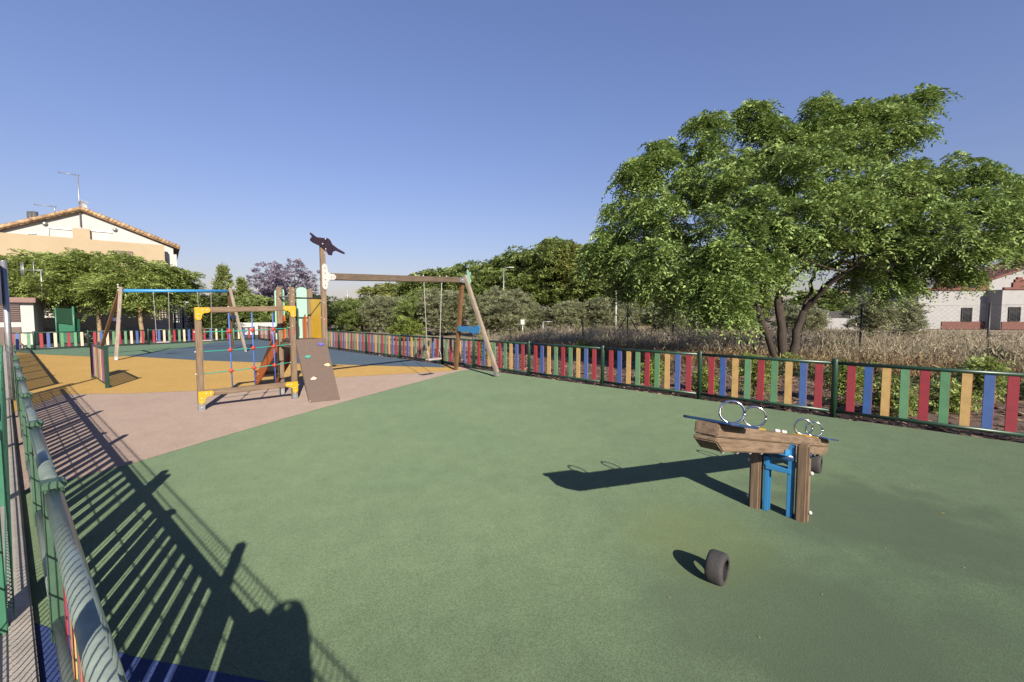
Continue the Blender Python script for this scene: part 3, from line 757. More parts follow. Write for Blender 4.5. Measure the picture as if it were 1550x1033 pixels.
# ------------------------------------------------------------------ foliage
def quads_mesh(name, V, mats, parent=None, mi=None):
    """V: (n,4,3) array, one leaf each"""
    n = len(V)
    me = bpy.data.meshes.new(name)
    me.vertices.add(n * 4); me.vertices.foreach_set("co", V.reshape(-1).astype(np.float32))
    me.loops.add(n * 4); me.loops.foreach_set("vertex_index", np.arange(n * 4, dtype=np.int32))
    me.polygons.add(n); me.polygons.foreach_set("loop_start", np.arange(0, n * 4, 4, dtype=np.int32))
    for m in (mats if isinstance(mats, (list, tuple)) else [mats]): me.materials.append(m)
    if mi is not None: me.polygons.foreach_set("material_index", mi.astype(np.int32))
    me.update(calc_edges=True); me.validate()
    o = bpy.data.objects.new(name, me); col.objects.link(o)
    return place(o, parent)
def nrm(a): return a / np.maximum(np.linalg.norm(a, axis=-1, keepdims=True), 1e-6)
def fronds(P, Dr, L, pairs, ll, lw, droop):
    """compound leaves: pairs of leaflets along a drooping stalk"""
    n = len(P); Dr = nrm(Dr)
    up = np.tile(np.array([0, 0, 1.0]), (n, 1)) + rng.normal(0, .35, (n, 3))
    S = nrm(np.cross(Dr, up)); Nn = np.cross(S, Dr)
    L = L * rng.uniform(.65, 1.25, (n, 1))
    out = []
    for j in range(pairs):
        tt = (j + 1.0) / pairs
        base = P + Dr * L * tt; base[:, 2] -= (droop * L[:, 0]) * tt * tt
        for sg in (-1, 1):
            ld = nrm(S * sg * rng.uniform(.7, 1.0, (n, 1)) + Dr * rng.uniform(.25, .7, (n, 1)) + Nn * rng.normal(-.15, .3, (n, 1)))
            ld[:, 2] -= .25; ld = nrm(ld)
            pv = nrm(np.cross(ld, Nn) + rng.normal(0, .25, (n, 3)))
            k = ll * rng.uniform(.75, 1.2, (n, 1)) * (1 - .35 * abs(tt - .5))
            a = base; b_ = base + ld * k * .5 + pv * lw; c_ = base + ld * k; d_ = base + ld * k * .45 - pv * lw
            out.append(np.stack([a, b_, c_, d_], 1))
    return np.concatenate(out, 0)
def sphere_dirs(n):
    v = rng.normal(0, 1, (n, 3)); return nrm(v)
def lobe_fronds(lobes, tips, nf, L, pairs, ll, lw, droop, flat=.85, inner=.55, up=.3, outw=.55):
    """every lobe carries twig ends; every twig end carries a rosette of arching compound leaves"""
    Ps = []; Ds = []
    for (x, y, z, r) in lobes:
        k = max(6, int(tips * r * r))
        d = sphere_dirs(k); d[:, 2] = d[:, 2] * .8 + .18; d = nrm(d)
        rad = r * (inner + (1 - inner) * rng.random((k, 1)) ** .6)
        p = np.array([x, y, z]) + d * rad * np.array([1, 1, flat])
        a = rng.uniform(0, 2 * math.pi, (k, nf))
        fd_ = np.stack([np.cos(a), np.sin(a), np.full_like(a, 0)], 2) * rng.uniform(.6, 1.1, (k, nf, 1)) + d[:, None, :] * outw
        fd_[:, :, 2] += up + rng.normal(0, .25, (k, nf))
        pp = np.repeat(p[:, None, :], nf, 1) + rng.normal(0, .05, (k, nf, 3))
        Ps.append(pp.reshape(-1, 3)); Ds.append(fd_.reshape(-1, 3))
    return fronds(np.concatenate(Ps), np.concatenate(Ds), L, pairs, ll, lw, droop)
def limb(b, p, q, r0, r1, n=7, seg=5, wob=.06):
    p = Vector(p); q = Vector(q); L = (q - p).length
    pts = []; rr = []
    for i in range(seg + 1):
        f = i / seg
        off = Vector(rng.normal(0, wob * L * .5, 3)) * math.sin(math.pi * f)
        pts.append(p + (q - p) * f + off - Z * 0 + Z * (L * .06 * math.sin(math.pi * f))); rr.append(r0 + (r1 - r0) * f)
    b.tube(pts, rr, n=n, cap=False); return pts

# the big tree beyond the fence
TY = 12.5
base = Vector((7.78, TY, -.05))
mt = thing('tree', 'big spreading multi-stemmed tree with feathery drooping leaves right behind the slat fence', 'tree', base)
L2 = [  # (px, py, radius px, dy)
 (925,372,36,0),(905,388,26,.3),(948,330,40,.4),(985,268,40,0),(1000,330,52,-1.2),(955,405,46,-.6),(1010,400,60,-2.0),(1045,300,56,-.5),(1062,235,40,.6),(1072,192,20,.2),(1000,236,20,.3),(965,268,20,.2),
 (1100,270,50,-1.8),(1138,176,20,.2),(1160,196,18,.3),(1150,248,44,-1.0),(1200,212,30,.5),(1205,270,60,-2.4),(1120,340,68,-3.0),(1180,340,65,-3.4),(1243,172,18,.3),(1262,200,24,.2),(1290,180,28,.2),(1345,168,27,.1),(1390,158,22,.3),(1265,235,55,-.6),
 (1330,205,46,0),(1368,212,28,.6),(1310,270,58,-1.8),(1275,310,62,-2.6),(1350,270,42,1.0),(1400,285,48,.2),(1450,275,42,.6),(1500,290,40,0),(1530,330,44,.5),(1470,330,58,-1.2),(1400,345,60,-1.6),(1340,350,58,-1.4),
 (1535,380,40,1.0),(1480,385,45,-.2),(1425,400,40,.4),(1380,395,42,1.0),(1330,400,40,.6),(1290,372,50,-.4),(1240,375,48,-1.2),(1190,385,46,-1.0),(1150,410,52,-2.6),(1110,400,58,-3.2),(1070,425,44,-2.8),(1095,438,36,-3.1),(1078,460,24,-2.9),(1102,470,20,-2.7),
 (960,440,34,.5),(1010,445,40,1.2),(1050,380,55,.8),(1250,330,60,2.5),(1150,310,60,3.0),(1050,330,60,3.0),(1350,320,60,3.0),(1200,260,60,2.8),(1450,350,50,2.5),(1300,240,50,2.5),(1365,435,24,.6),(1300,420,26,.4),(1450,425,22,.5),(980,370,50,2.5),(1560,300,40,.5),(1590,340,45,0),(1110,150,1,0)]
lob = []
for px, py, r, dy in L2:
    if r < 5: continue
    Y = TY + dy * .84; p = D(px, py, Y); lob.append((p.x, p.y, p.z, max(.24, r * Y / FPX - (.22 if r <= 46 else .34))))
clumps = []                                             # each bough carries several drooping umbrella-shaped bunches
for (x, y, z, r) in lob:
    k = max(3, int(3 + r * 4.8))
    d = sphere_dirs(k); d[:, 2] = d[:, 2] * .75 + .2; d = nrm(d)
    for q in d:
        cr = rng.uniform(.24, .42); rr = max(.1, r - cr * .35)
        clumps.append((x + q[0] * rr, y + q[1] * rr, z + q[2] * rr * .9, cr))
F = np.concatenate([lobe_fronds(clumps, 38, 9, .42, 7, .128, .022, .85, flat=.75, inner=.55, up=.35, outw=.6), lobe_fronds(lob, 9, 8, .42, 7, .128, .022, .8, flat=.85)], 0)
quads_mesh('crown', F, LM['main'], mt)
b = MB()
stems = [((-.10, 0, 0), (-.75, .15, 1.9), .105, .08), ((.0, -.08, 0), (-.30, -.15, 2.0), .12, .09), ((.2, 0, 0), (.62, .1, 1.65), .12, .092), ((.12, .12, 0), (.10, .4, 2.2), .11, .08), ((-.42, .25, 0), (-1.1, .5, 1.75), .07, .05)]
ends = []
for p, q, r0, r1 in stems:
    pts = limb(b, base + Vector(p), base + Vector(q), r0, r1, n=9, wob=.03); ends.append((base + Vector(q), r1))
forks = []
for e, r in ends:
    for k in range(3):
        az_ = rng.uniform(0, 6.28); q = e + Vector((math.cos(az_) * 1.0 + (e.x - base.x) * .8, math.sin(az_) * 1.0, rng.uniform(.9, 1.6)))
        limb(b, e, q, r * .75, r * .45, n=7); forks.append((q, r * .45))
for (x, y, z, r) in lob:
    c = Vector((x, y, z)); f = min(forks, key=lambda q: (q[0] - c).length + (3 if q[0].z > c.z + .5 else 0))
    limb(b, f[0], c, f[1] * .75, .018, n=5, seg=6, wob=.08)
b.build('trunk', MT['bark'], mt)

# the other trees: each has its own crown and trunk
def make_tree(name, label, cat, pos, H, Wd, leaf, zlow=.22, nl=22, tips=10, nf=8, L=.5, pairs=4, ll=.28, lw=.055, droop=.4, bark='bark', group=None, shape='round', flat=.85, up=.3, tr=.12, seed=None, lr=(.17, .27)):
    pos = Vector(pos); t_ = thing(name, label, cat, pos, group)
    lobes = []
    for i in range(nl):
        if shape == 'cone':
            f = (i + .5) / nl; rc = Wd / 2 * (1 - f) ** .9; a_ = i * 2.4
            r = max(.12, rc * .5); lobes.append((pos.x + math.cos(a_) * rc * .55, pos.y + math.sin(a_) * rc * .55, pos.z + H * (zlow + (.97 - zlow) * f), r)); continue
        for _ in range(30):
            d = rng.normal(0, 1, 3); d = d / np.linalg.norm(d) * rng.random() ** .4
            z = zlow + (1 - zlow) * (d[2] * .5 + .5)
            if shape == 'cone': lim = max(.1, 1.05 * (1 - (z - zlow) / (1 - zlow)))
            elif shape == 'vase': lim = .55 + .5 * (z - zlow) / (1 - zlow)
            else: lim = 1.0
            if math.hypot(d[0], d[1]) < lim: break
        r = Wd * rng.uniform(*lr) * (.65 if shape == 'cone' and z > .7 else 1)
        zz = min(z * H, H - r * flat)
        x = d[0] * (Wd / 2 - r * .75); y = d[1] * (Wd / 2 - r * .75)
        lobes.append((pos.x + x, pos.y + y, pos.z + max(zz, r * flat * .6), r))
    F = lobe_fronds(lobes, tips, nf, L, pairs, ll, lw, droop, flat=flat, up=up)
    quads_mesh('crown', F, LM[leaf], t_)
    b = MB(); top = pos + Z * (H * (zlow + .18))
    limb(b, pos - Z * .1, top, tr, tr * .7, n=8, wob=.03)
    for (x, y, z, r) in lobes[:16]: limb(b, top - Z * (H * .08), (x, y, z), tr * .5, .02, n=5, wob=.06)
    b.build('trunk', MT[bark], t_)
    return t_
def gx(px, Y): return (px - 775) / FPX * Y
def tz(py, Y): return CAM_H + (477 - py) / FPX * Y           # height at depth Y of picture row py

# street trees in front of the beige house
for px, top, Y, W_, lab in (
    (62, 384, 25, 5.0, 'street tree with light green feathery crown above the white kiosk'),
    (150, 383, 25, 5.4, 'street tree with light green feathery crown over the green bin shelter'),
    (214, 393, 24, 4.4, 'street tree on a pale slanting trunk right of the bin shelter'),
    (258, 406, 26.5, 3.6, 'street tree at the right corner of the beige house'),
    (8, 396, 24.9, 4.0, 'street tree at the left frame edge beside the sign pole')):
    make_tree('street_tree', lab, 'tree', (gx(px, Y), Y, -.03), tz(top, Y), W_, 'street', zlow=.38, nl=27, tips=30, nf=7, L=.62, pairs=7, ll=.17, lw=.03, droop=.5, lr=(.10, .19), flat=.7, up=.55, bark='barkpale', group='street trees before the beige house', tr=.11)
for px, top, Y, W_, lab in ((291, 432, 33, 2.6, 'slim young tree between the beige house and the pale conifer'),):
    make_tree('street_tree', lab, 'tree', (gx(px, Y), Y, 0), tz(top, Y), W_, 'wood2', zlow=.25, nl=14, tips=16, L=.45, pairs=4, ll=.22, lw=.04)
make_tree('conifer', 'pale green pointed conifer left of the purple jacaranda', 'tree', (gx(341, 39), 39, 0), tz(405, 39), 4.0, 'con', zlow=.1, nl=34, tips=16, nf=7, L=.28, pairs=3, ll=.2, lw=.05, droop=-.3, shape='cone')
make_tree('conifer', 'smaller pale green conifer touching the jacaranda from the left', 'tree', (gx(368, 39.5), 39.5, 0), tz(424, 39.5), 3.4, 'con', zlow=.1, nl=30, tips=16, nf=7, L=.28, pairs=3, ll=.2, lw=.05, droop=-.3, shape='cone')
make_tree('jacaranda', 'jacaranda tree in purple bloom behind the climbing tower', 'tree', (gx(434, 44), 44, 0), tz(394, 44), 8.8, 'jac', zlow=.16, nl=70, tips=12, nf=6, L=.35, pairs=3, ll=.22, lw=.055, droop=.1, shape='vase', lr=(.07, .12), tr=.2)
for px, top, Y, W_, leaf, lab in (
    (315, 452, 38, 5.5, 'hedge', 'bushy dark tree behind the white lattice fence'),
    (385, 448, 37, 5.0, 'wood1', 'round green tree low in front of the jacaranda'),
    (430, 452, 36, 5.0, 'wood1', 'round dark green tree just behind the climbing tower posts'),
    (478, 446, 40, 4.5, 'dark', 'dark tree right of the jacaranda behind the yellow panel')):
    make_tree('round_tree', lab, 'tree', (gx(px, Y), Y, 0), tz(top, Y), W_, leaf, zlow=.15, nl=20, tips=11, nf=7, L=.5, pairs=4, ll=.3, lw=.06)
# the wood across the field
for px, top, Y, W_, leaf, lab in (
    (590, 432, 58, 8.5, 'wood2', 'low yellowish green tree at the left end of the wood, under the swing beam'),
    (640, 412, 56, 9.5, 'wood1', 'broad green tree of the wood left of the swing ropes'),
    (690, 402, 57, 9.5, 'wood1', 'green tree of the wood directly behind the swing frame top'),
    (738, 395, 54, 9.0, 'wood1', 'green tree of the wood right of the swing leg'),
    (785, 380, 52, 9.5, 'wood1', 'tall green tree of the wood behind the street lamp'),
    (834, 366, 50, 9.0, 'wood1', 'tallest green tree of the wood across the field'),
    (876, 377, 49, 8.0, 'wood2', 'tall yellowish tree of the wood beside the big spreading tree'),
    (915, 396, 47, 8.0, 'wood1', 'green tree of the wood half hidden by the big tree left edge'),
    (955, 412, 48, 8.0, 'wood2', 'yellow-green tree of the wood behind the white pole'),
    (1005, 418, 50, 8.5, 'wood1', 'green tree of the wood seen through the big tree crown'),
    (1060, 425, 52, 9.0, 'wood1', 'green tree of the wood left of the big tree stems'),
    (1120, 430, 54, 9.0, 'wood1', 'green tree of the wood behind the big tree stems'),
    (1235, 440, 50, 7.0, 'wood1', 'green tree over the far garden wall right of the big tree stems'),
    (1285, 446, 85, 12.0, 'wood2', 'yellow-green tree beyond the far white garden wall'),
    (1330, 440, 82, 10.0, 'wood1', 'green tree between the far garden wall and the tall white house')):
    make_tree('woodland_tree', lab, 'tree', (gx(px, Y), Y, 0), tz(top, Y), W_, leaf, zlow=.12, nl=46, tips=8, nf=7, L=.75, pairs=4, ll=.36, lw=.08, droop=.45, group='trees of the wood across the field', tr=.18, lr=(.12, .21))
# bushes and olives at the edge of the field
for px, top, Y, W_, leaf, nm, lab in (
    (512, 456, 44, 6.0, 'olive', 'bush', 'grey-green bush just right of the tall star post'),
    (548, 453, 42, 6.0, 'wood1', 'bush', 'dull green bush under the left part of the dark swing beam'),
    (585, 450, 40, 6.5, 'olive', 'bush', 'grey-green bush left of the nearer swing rope'),
    (632, 446, 36, 5.5, 'wood1', 'bush', 'green bush behind the nearer swing rope'),
    (676, 440, 33, 4.2, 'olive', 'olive_tree', 'olive tree behind the pale swing seat chains'),
    (756, 437, 30, 4.6, 'olive', 'olive_tree', 'round grey olive tree right of the timber swing leg'),
    (800, 462, 34, 3.2, 'olive', 'olive_tree', 'small olive tree behind the white notice board'),
    (862, 458, 33, 4.0, 'olive', 'olive_tree', 'olive tree behind the low metal railing'),
    (925, 452, 33, 4.6, 'olive', 'olive_tree', 'olive tree behind the white pole'),
    (1015, 462, 33, 4.2, 'olive', 'olive_tree', 'olive tree behind the tall thin stakes'),
    (1105, 468, 36, 4.5, 'olive', 'olive_tree', 'olive tree behind the big tree left stems'),
    (1215, 464, 34, 3.6, 'olive', 'olive_tree', 'olive tree left of the far white garden wall'),
    (1318, 446, 26, 2.6, 'olive', 'olive_tree', 'sunlit olive tree left half of the pair before the white house'),
    (1368, 447, 26.6, 2.5, 'olive', 'olive_tree', 'sunlit olive tree right half of the pair before the white house')):
    make_tree(nm, lab, 'tree' if nm != 'bush' else 'bush', (gx(px, Y), Y, 0), max(1.0, tz(top, Y)), W_, leaf, zlow=.08, nl=26, tips=30 if Y < 35 else 16, nf=8, L=.36, pairs=5, ll=.17, lw=.024, droop=.15, group='olive trees and bushes along the field', tr=.12, lr=(.15, .25))
yb = make_tree('bush', 'bright yellow-green bush with long shoots behind the slat fence by the swing', 'bush', (gx(617, 26), 26, 0), 1.35, 2.0, 'shrub', zlow=.05, nl=14, tips=30, L=.35, pairs=5, ll=.15, lw=.03, droop=.2, tr=.04)

# ------------------------------------------------------------------ young plants in the soil bed
for px, py, h, w_, leaf, lab in (
    (1140, 600, .75, .40, 'shrub', 'thin yellow-green plant behind the fence bay left of the seesaw rings'),
    (1070, 592, .40, .35, 'shrub', 'small yellow-green plant behind the slats left of the thin plant'),
    (1281, 612, .65, .45, 'shrub', 'leafy plant just right of the thick fence post by the seesaw'),
    (1358, 630, .45, .5, 'street', 'bushy light green plant behind a green slat'),
    (1435, 625, .40, .45, 'street', 'low light green plant beside the ochre slat near the right edge'),
    (1480, 622, .95, .55, 'street', 'tall leafy plant reaching over the top rail near the right edge'),
    (1500, 560, .5, 1.2, 'dark', 'dark low shrub above the rail at the right edge'),
    (1195, 560, .35, .4, 'shrub', 'small bright plant at the foot of the big tree'),
    (985, 580, .55, .35, 'shrub', 'yellow-green plant behind the middle fence bay'),
    (885, 545, .75, .6, 'shrub', 'yellow-green bush peeking over the rail left of the middle fence post'),
    (735, 545, .9, .5, 'shrub', 'yellow-green plant behind the swing legs'),
    (1270, 545, .45, 1.6, 'dark', 'dark spreading shrub under the right-hand chain-link post')):
    p = G(px, py, -.02)
    make_tree('plant', lab, 'plant', p, h, w_, leaf, zlow=.1, nl=9, tips=160, nf=6, L=.16, pairs=4, ll=.07, lw=.013, droop=.3, group='young plants in the soil bed', tr=.012, lr=(.18, .32))

# mulch chips lying on the soil bed, dry grass of the field: uncountable
def bed_pts(n, d0, d1, u0, u1):
    d = rng.uniform(d0, d1, n); u = rng.uniform(u0, u1, n)
    s2 = 1 / math.sqrt(2)
    c = 11.11 * s2 + d
    return np.stack([c * s2 + u * s2, c * s2 - u * s2, np.zeros(n)], 1)
n = 16000
P = bed_pts(n, -.09, 5.5, -16, 14); P[:, 2] = -.018 + rng.uniform(0, .02, n)
a = rng.uniform(0, 6.28, n); l_ = rng.uniform(.02, .07, (n, 1)); w2 = l_ * rng.uniform(.3, .6, (n, 1))
dx = np.stack([np.cos(a), np.sin(a), rng.normal(0, .25, n)], 1); dy = np.stack([-np.sin(a), np.cos(a), rng.normal(0, .25, n)], 1)
V = np.stack([P - dx * l_ - dy * w2, P + dx * l_ - dy * w2 * .6, P + dx * l_ * .8 + dy * w2, P - dx * l_ + dy * w2 * .8], 1)
chipm = leafmat('mulch chip', (.06, .04, .03), (.20, .125, .085), (.38, .26, .18), rough=.9, trans=.0)
tag(quads_mesh('mulch', V, chipm), 'brown bark mulch and dead leaves on the soil bed', 'mulch', kind='stuff')
def blades(P, h, w, lean, mats, name, label, mi=None):
    n = len(P); a = rng.uniform(0, 6.28, n)
    hh = h * rng.uniform(.45, 1.15, (n, 1)); ln_ = rng.normal(0, lean, (n, 2)) * hh
    s = np.stack([np.cos(a), np.sin(a), np.zeros(n)], 1) * w
    top = P + np.concatenate([ln_, hh], 1); mid = P + np.concatenate([ln_ * .35, hh * .55], 1)
    V1 = np.stack([P - s * .6, P + s * .6, mid + s, mid - s], 1); V2 = np.stack([mid - s, mid + s, top + s * .35, top - s * .35], 1)
    # seed head fluff
    k = rng.random(n) < .6
    t_ = top[k]; m = len(t_); q = rng.normal(0, .045, (m, 3)); q[:, 2] = abs(q[:, 2]) * 1.3; r_ = rng.normal(0, 1, (m, 3)); r_ = nrm(r_) * .014
    V3 = np.stack([t_ - r_, t_ + r_, t_ + q + r_, t_ + q - r_], 1)
    V = np.concatenate([V1, V2, V3], 0)
    return tag(quads_mesh(name, V, mats), label, 'grass', kind='stuff')
def hfield(P):
    """tussocks: a slow height variation"""
    x, y = P[:, 0], P[:, 1]
    return .62 + .38 * (np.sin(x * 1.3 + y * .7) * np.sin(y * 1.1 - x * .4) * .6 + np.sin(x * 3.1) * np.sin(y * 2.7) * .4 + .2)
P = bed_pts(52000, 7.0, 16, -18, 12); P[:, 2] = -.05
P = P[rng.random(len(P)) < np.clip(hfield(P) * 1.1 - .1, .04, 1)]
cl_ = .35 + .75 * rng.random((len(P), 1))
blades(P, .95 * cl_ * hfield(P)[:, None] * np.clip((P[:, 0:1] + 8) / 16 + .45, .45, 1.15), .008, .42, LM['dry'], 'dry_grass', 'tall pale dry grass of the field beyond the chain-link fence')
P = bed_pts(34000, 5.2, 11.5, -13, 14); P[:, 2] = -.05
blades(P, .50 * hfield(P)[:, None], .008, .45, LM['rust'], 'dry_grass', 'low reddish brown dry grass behind the soil bed')
P = bed_pts(40000, 15, 40, -34, 22); P[:, 2] = -.05
blades(P, .55 * hfield(P)[:, None], .016, .3, LM['dry'], 'dry_grass', 'short straw-coloured grass across the far field')
# dark weeds under the big tree
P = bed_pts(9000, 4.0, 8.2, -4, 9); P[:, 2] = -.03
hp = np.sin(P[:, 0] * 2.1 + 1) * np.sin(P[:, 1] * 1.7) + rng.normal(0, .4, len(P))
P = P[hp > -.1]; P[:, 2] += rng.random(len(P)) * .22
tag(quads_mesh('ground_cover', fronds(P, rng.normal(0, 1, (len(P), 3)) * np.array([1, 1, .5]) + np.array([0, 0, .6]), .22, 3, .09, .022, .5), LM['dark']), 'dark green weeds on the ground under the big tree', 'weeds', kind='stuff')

# ------------------------------------------------------------------ chain-link fence in the field
cl = [Vector((x, y, -.05)) for x, y in ((16.3, 10.8), (14.1, 12.9), (12.0, 15.0), (9.8, 17.2), (7.8, 19.2), (5.65, 21.35))]
t = thing('chain_link_fence', 'dark chain-link wire fence with thin posts in the dry grass behind the big tree', 'fence', cl[0])
for i, p in enumerate(cl):
    b = MB(); b.tube([p, p + Z * 1.92], .03, n=8); b.build('post', MT['dark'], t)
d_ = (cl[-1] - cl[0]).normalized()
for q in (cl[-1] + d_ * 1.0, cl[-1] - d_ * 1.1):
    b = MB(); b.tube([cl[-1] + Z * 1.6, q], .022, n=8); b.build('brace', MT['dark'], t)
for i in range(len(cl) - 1):
    a_, c_ = cl[i], cl[i + 1]; L_ = (c_ - a_).length; dd = (c_ - a_).normalized(); b = MB()
    for z in (.06, .95, 1.84): b.tube([a_ + Z * z, c_ + Z * z], .003, n=4)
    hgt = 1.78; st = .14
    for k in range(int((L_ + hgt) / st)):
        s = -hgt + k * st
        for sg in (1, -1):
            x0, x1 = (s, s + hgt) if sg == 1 else (s + hgt, s)
            z0, z1 = .06, 1.84
            # clip to the bay
            def cut(xa, za, xb, zb, lim):
                f = (lim - xa) / (xb - xa); return lim, za + (zb - za) * f
            pa, pb_ = (x0, z0), (x1, z1)
            if pa[0] > pb_[0]: pa, pb_ = pb_, pa
            if pb_[0] <= 0 or pa[0] >= L_: continue
            if pa[0] < 0: pa = cut(*pa, *pb_, 0)
            if pb_[0] > L_: pb_ = cut(*pa, *pb_, L_)
            b.tube([a_ + dd * pa[0] + Z * pa[1], a_ + dd * pb_[0] + Z * pb_[1]], .0016, n=3, cap=False)
    b.build('wire_netting', MT['dullwire'], t)
for px, Y, top, lab in ((1018, 20.5, 462, 'dark wooden stake left of the thin chain-link post'), (882, 24, 484, 'short dark stake in the grass before the low railing'), (836, 25.5, 484, 'short dark stake in the grass right of the white notice board')):
    b = MB(); p = Vector((gx(px, Y), Y, -.05)); b.tube([p, p + Vector((.02, 0, (tz(top, Y) + .05) * .5)), p + Vector((-.01, .02, tz(top, Y) + .05))], [.05, .042, .035], n=7)
    tag(b.build('stake', MT['bark']), lab, 'stake', 'dark stakes in the dry grass')

# ------------------------------------------------------------------ lamps, poles and small things in the field
def lamp(px, Y, top, lab, arm=.9):
    p = Vector((gx(px, Y), Y, 0)); h = tz(top, Y)
    t_ = thing('street_lamp', lab, 'street lamp', p, 'street lamps beyond the field')
    b = MB(); b.tube([p, p + Z * h], [.07, .045], n=8); b.build('pole', MT['zinc'], t_)
    b = MB(); b.tube([p + Z * (h - .03), p + Z * h + Vector((arm * .5, 0, .08))], .03, n=6); b.build('arm', MT['zinc'], t_)
    b = MB(); b.box(p + Z * (h + .07) + Vector((arm * .8, 0, 0)), (arm * .6, .22, .09)); b.build('lamp_head', MT['zinc'], t_, .02)
lamp(762.5, 41, 407, 'grey street lamp with a short arm before the wood right of the swing')
lamp(561, 48, 452, 'faint street lamp left of the wood under the dark swing beam')
for px, Y, top, r, lab in ((932, 28, 428, .055, 'thin white pole before the olive tree left of the big tree'), (1054, 27, 455, .065, 'white pole partly hidden by the big tree drooping leaves')):
    p = Vector((gx(px, Y), Y, 0)); b = MB(); b.tube([p, p + Z * tz(top, Y)], [r, r * .7], n=8); b.sphere(p + Z * tz(top, Y), r * .8, n=8)
    tag(b.build('lamp_post', MT['white']), lab, 'pole')
p = Vector((gx(791, 27), 27, 0))
t = thing('notice_board', 'small white notice board on a post in the dry field', 'sign', p)
b = MB(); b.tube([p, p + Z * 1.0], .035, n=6); b.build('post', MT['zinc'], t)
b = MB(); b.box(p + Z * 1.06 + Vector((0, -.05, 0)), (.23, .03, .31)); b.build('board', MT['white'], t, .004)
p = Vector((gx(822, 32), 32, 0)); q = Vector((gx(862, 33), 33, 0))
t = thing('railing', 'low grey metal railing at the back of the field', 'railing', p)
for i in range(4): m = p + (q - p) * i / 3; b = MB(); b.tube([m, m + Z * 1.0], .04, n=6); b.build('post', MT['zinc'], t)
b = MB(); b.tube([p + Z * 1.0, q + Z * 1.0], .035, n=6); b.tube([p + Z * .6, q + Z * .6], .025, n=6); b.build('rail', MT['zinc'], t)
p = Vector((gx(527, 160), 160, 0)); b = MB(); b.tube([p, p + Z * tz(446, 160)], [.5, .18], n=8); b.tube([p + Z * tz(446, 160), p + Z * (tz(446, 160) + 1.5)], .06, n=5)
tag(b.build('mast', MT['white']), 'tiny distant white mast above the bushes right of the star post', 'mast')

# ------------------------------------------------------------------ white houses on the right
def gx3(px, Y): return Vector((gx(px, Y), Y, 0))
HX0, HX1, HY = gx(1388, 46), gx(1640, 46), 46.0
t = thing('white_house', 'low white house with maroon plinth and stepped terracotta battlements', 'house', (HX0, HY, 0))
H1 = tz(440, HY)
b = MB(); b.box(((HX0 + HX1) / 2, HY + 3, H1 / 2), (HX1 - HX0, 6, H1)); b.build('wall', MT['render_g'], t)
xs0 = gx(1424, 46)
b = MB(); b.box(((xs0 + HX1) / 2, HY - .03, tz(487, HY) / 2), (HX1 - xs0, .12, tz(487, HY))); b.build('plinth', MT['brick'], t)
# a projecting bay that throws the shaded wall its shadow
bx0 = gx(1490, 46)
b = MB(); b.box(((bx0 + HX1) / 2, HY - .75, H1 / 2), (HX1 - bx0, 1.5, H1 - .02)); b.build('wall', MT['render_g'], t)
b = MB(); b.box(((bx0 + HX1) / 2 + .05, HY - 1.53, tz(487, HY) / 2), (HX1 - bx0, .10, tz(487, HY))); b.build('plinth', MT['brick'], t)
b = MB(); b.box(((HX0 + bx0) / 2, HY - .04, H1 + .1), (bx0 - HX0, .22, .22)); b.box(((bx0 + HX1) / 2, HY - 1.54, H1 + .1), (HX1 - bx0, .22, .22)); b.build('cornice', MT['tilered'], t)
x = HX0 + 2.2; k = 0
while x < HX1:
    y = HY - .04 if x < bx0 else HY - 1.54
    b = MB(); b.box((x, y, H1 + .45), (1.35, .2, .48)); b.box((x, y, H1 + .85), (.95, .2, .34)); b.box((x, y, H1 + 1.12), (.5, .2, .22)); b.build('battlement', MT['tilered'], t)
    x += 2.15
def window(par, px, py, w_, h_, Y, bars=True, wl=None):
    c = Vector((gx(px, Y), Y, tz(py, Y)))
    b = MB(); b.box(c + Vector((0, -.05, h_ / 2 + .03)), (w_ + .12, .14, .06)); b.box(c + Vector((0, -.05, -h_ / 2 - .03)), (w_ + .12, .14, .06))
    for s in (-1, 1): b.box(c + Vector((s * (w_ / 2 + .03), -.05, 0)), (.06, .14, h_))
    f = b.build('window', MT['dark'], par)
    b = MB(); b.box(c + Vector((0, -.03, 0)), (w_, .04, h_)); b.build('pane', MT['glass'], f)
    if bars:
        b = MB()
        for i in range(6): b.tube([c + Vector((-w_ / 2 + w_ * (i + .5) / 6, -.14, -h_ / 2)), c + Vector((-w_ / 2 + w_ * (i + .5) / 6, -.14, h_ / 2))], .02, n=5)
        b.build('window_bars', MT['dark'], f)
window(t, 1461, 477, .95, 1.40, HY, True); window(t, 1533 * 1.0, 476, 1.05, 1.35, HY - 1.5, True)
t = thing('white_house', 'tall white house with terracotta roof edge behind the big tree', 'house', (gx(1355, 52), 52, 0))
h2 = tz(396, 50); x0, x1 = gx(1345, 50), gx(1400, 50)
b = MB(); b.box(((x0 + x1) / 2, 53, h2 / 2), (x1 - x0, 6, h2)); b.build('wall', MT['render_g'], t)
b = MB(); b.prism([(x0 - .4, 0), (x1 + .4, 0), ((x0 + x1) / 2, 1.2)], (0, 53, h2 + .02), Vector((1, 0, 0)), Z, Vector((0, 1, 0)), 7); b.build('roof', MT['tilered'], t)
window(t, 1376, 430, 1.3, 2.1, 50)
b = MB(); bc_ = Vector((gx(1376, 49.6), 49.6, tz(443, 49.6))); b.box(bc_, (1.9, .8, .12)); b.build('balcony', MT['render_g'], t, .01)
t = thing('white_house', 'white gable house high behind the battlements at the right edge', 'house', (gx(1520, 60), 60, 0))
x0, x1 = gx(1492, 60), gx(1610, 60); e0 = tz(425, 60)
b = MB(); b.prism([(x0, 0), (x1, 0), (x1, tz(385, 60)), (x0, e0)], (0, 63, 0), Vector((1, 0, 0)), Z, Vector((0, 1, 0)), 6); b.build('wall', MT['render_g'], t)
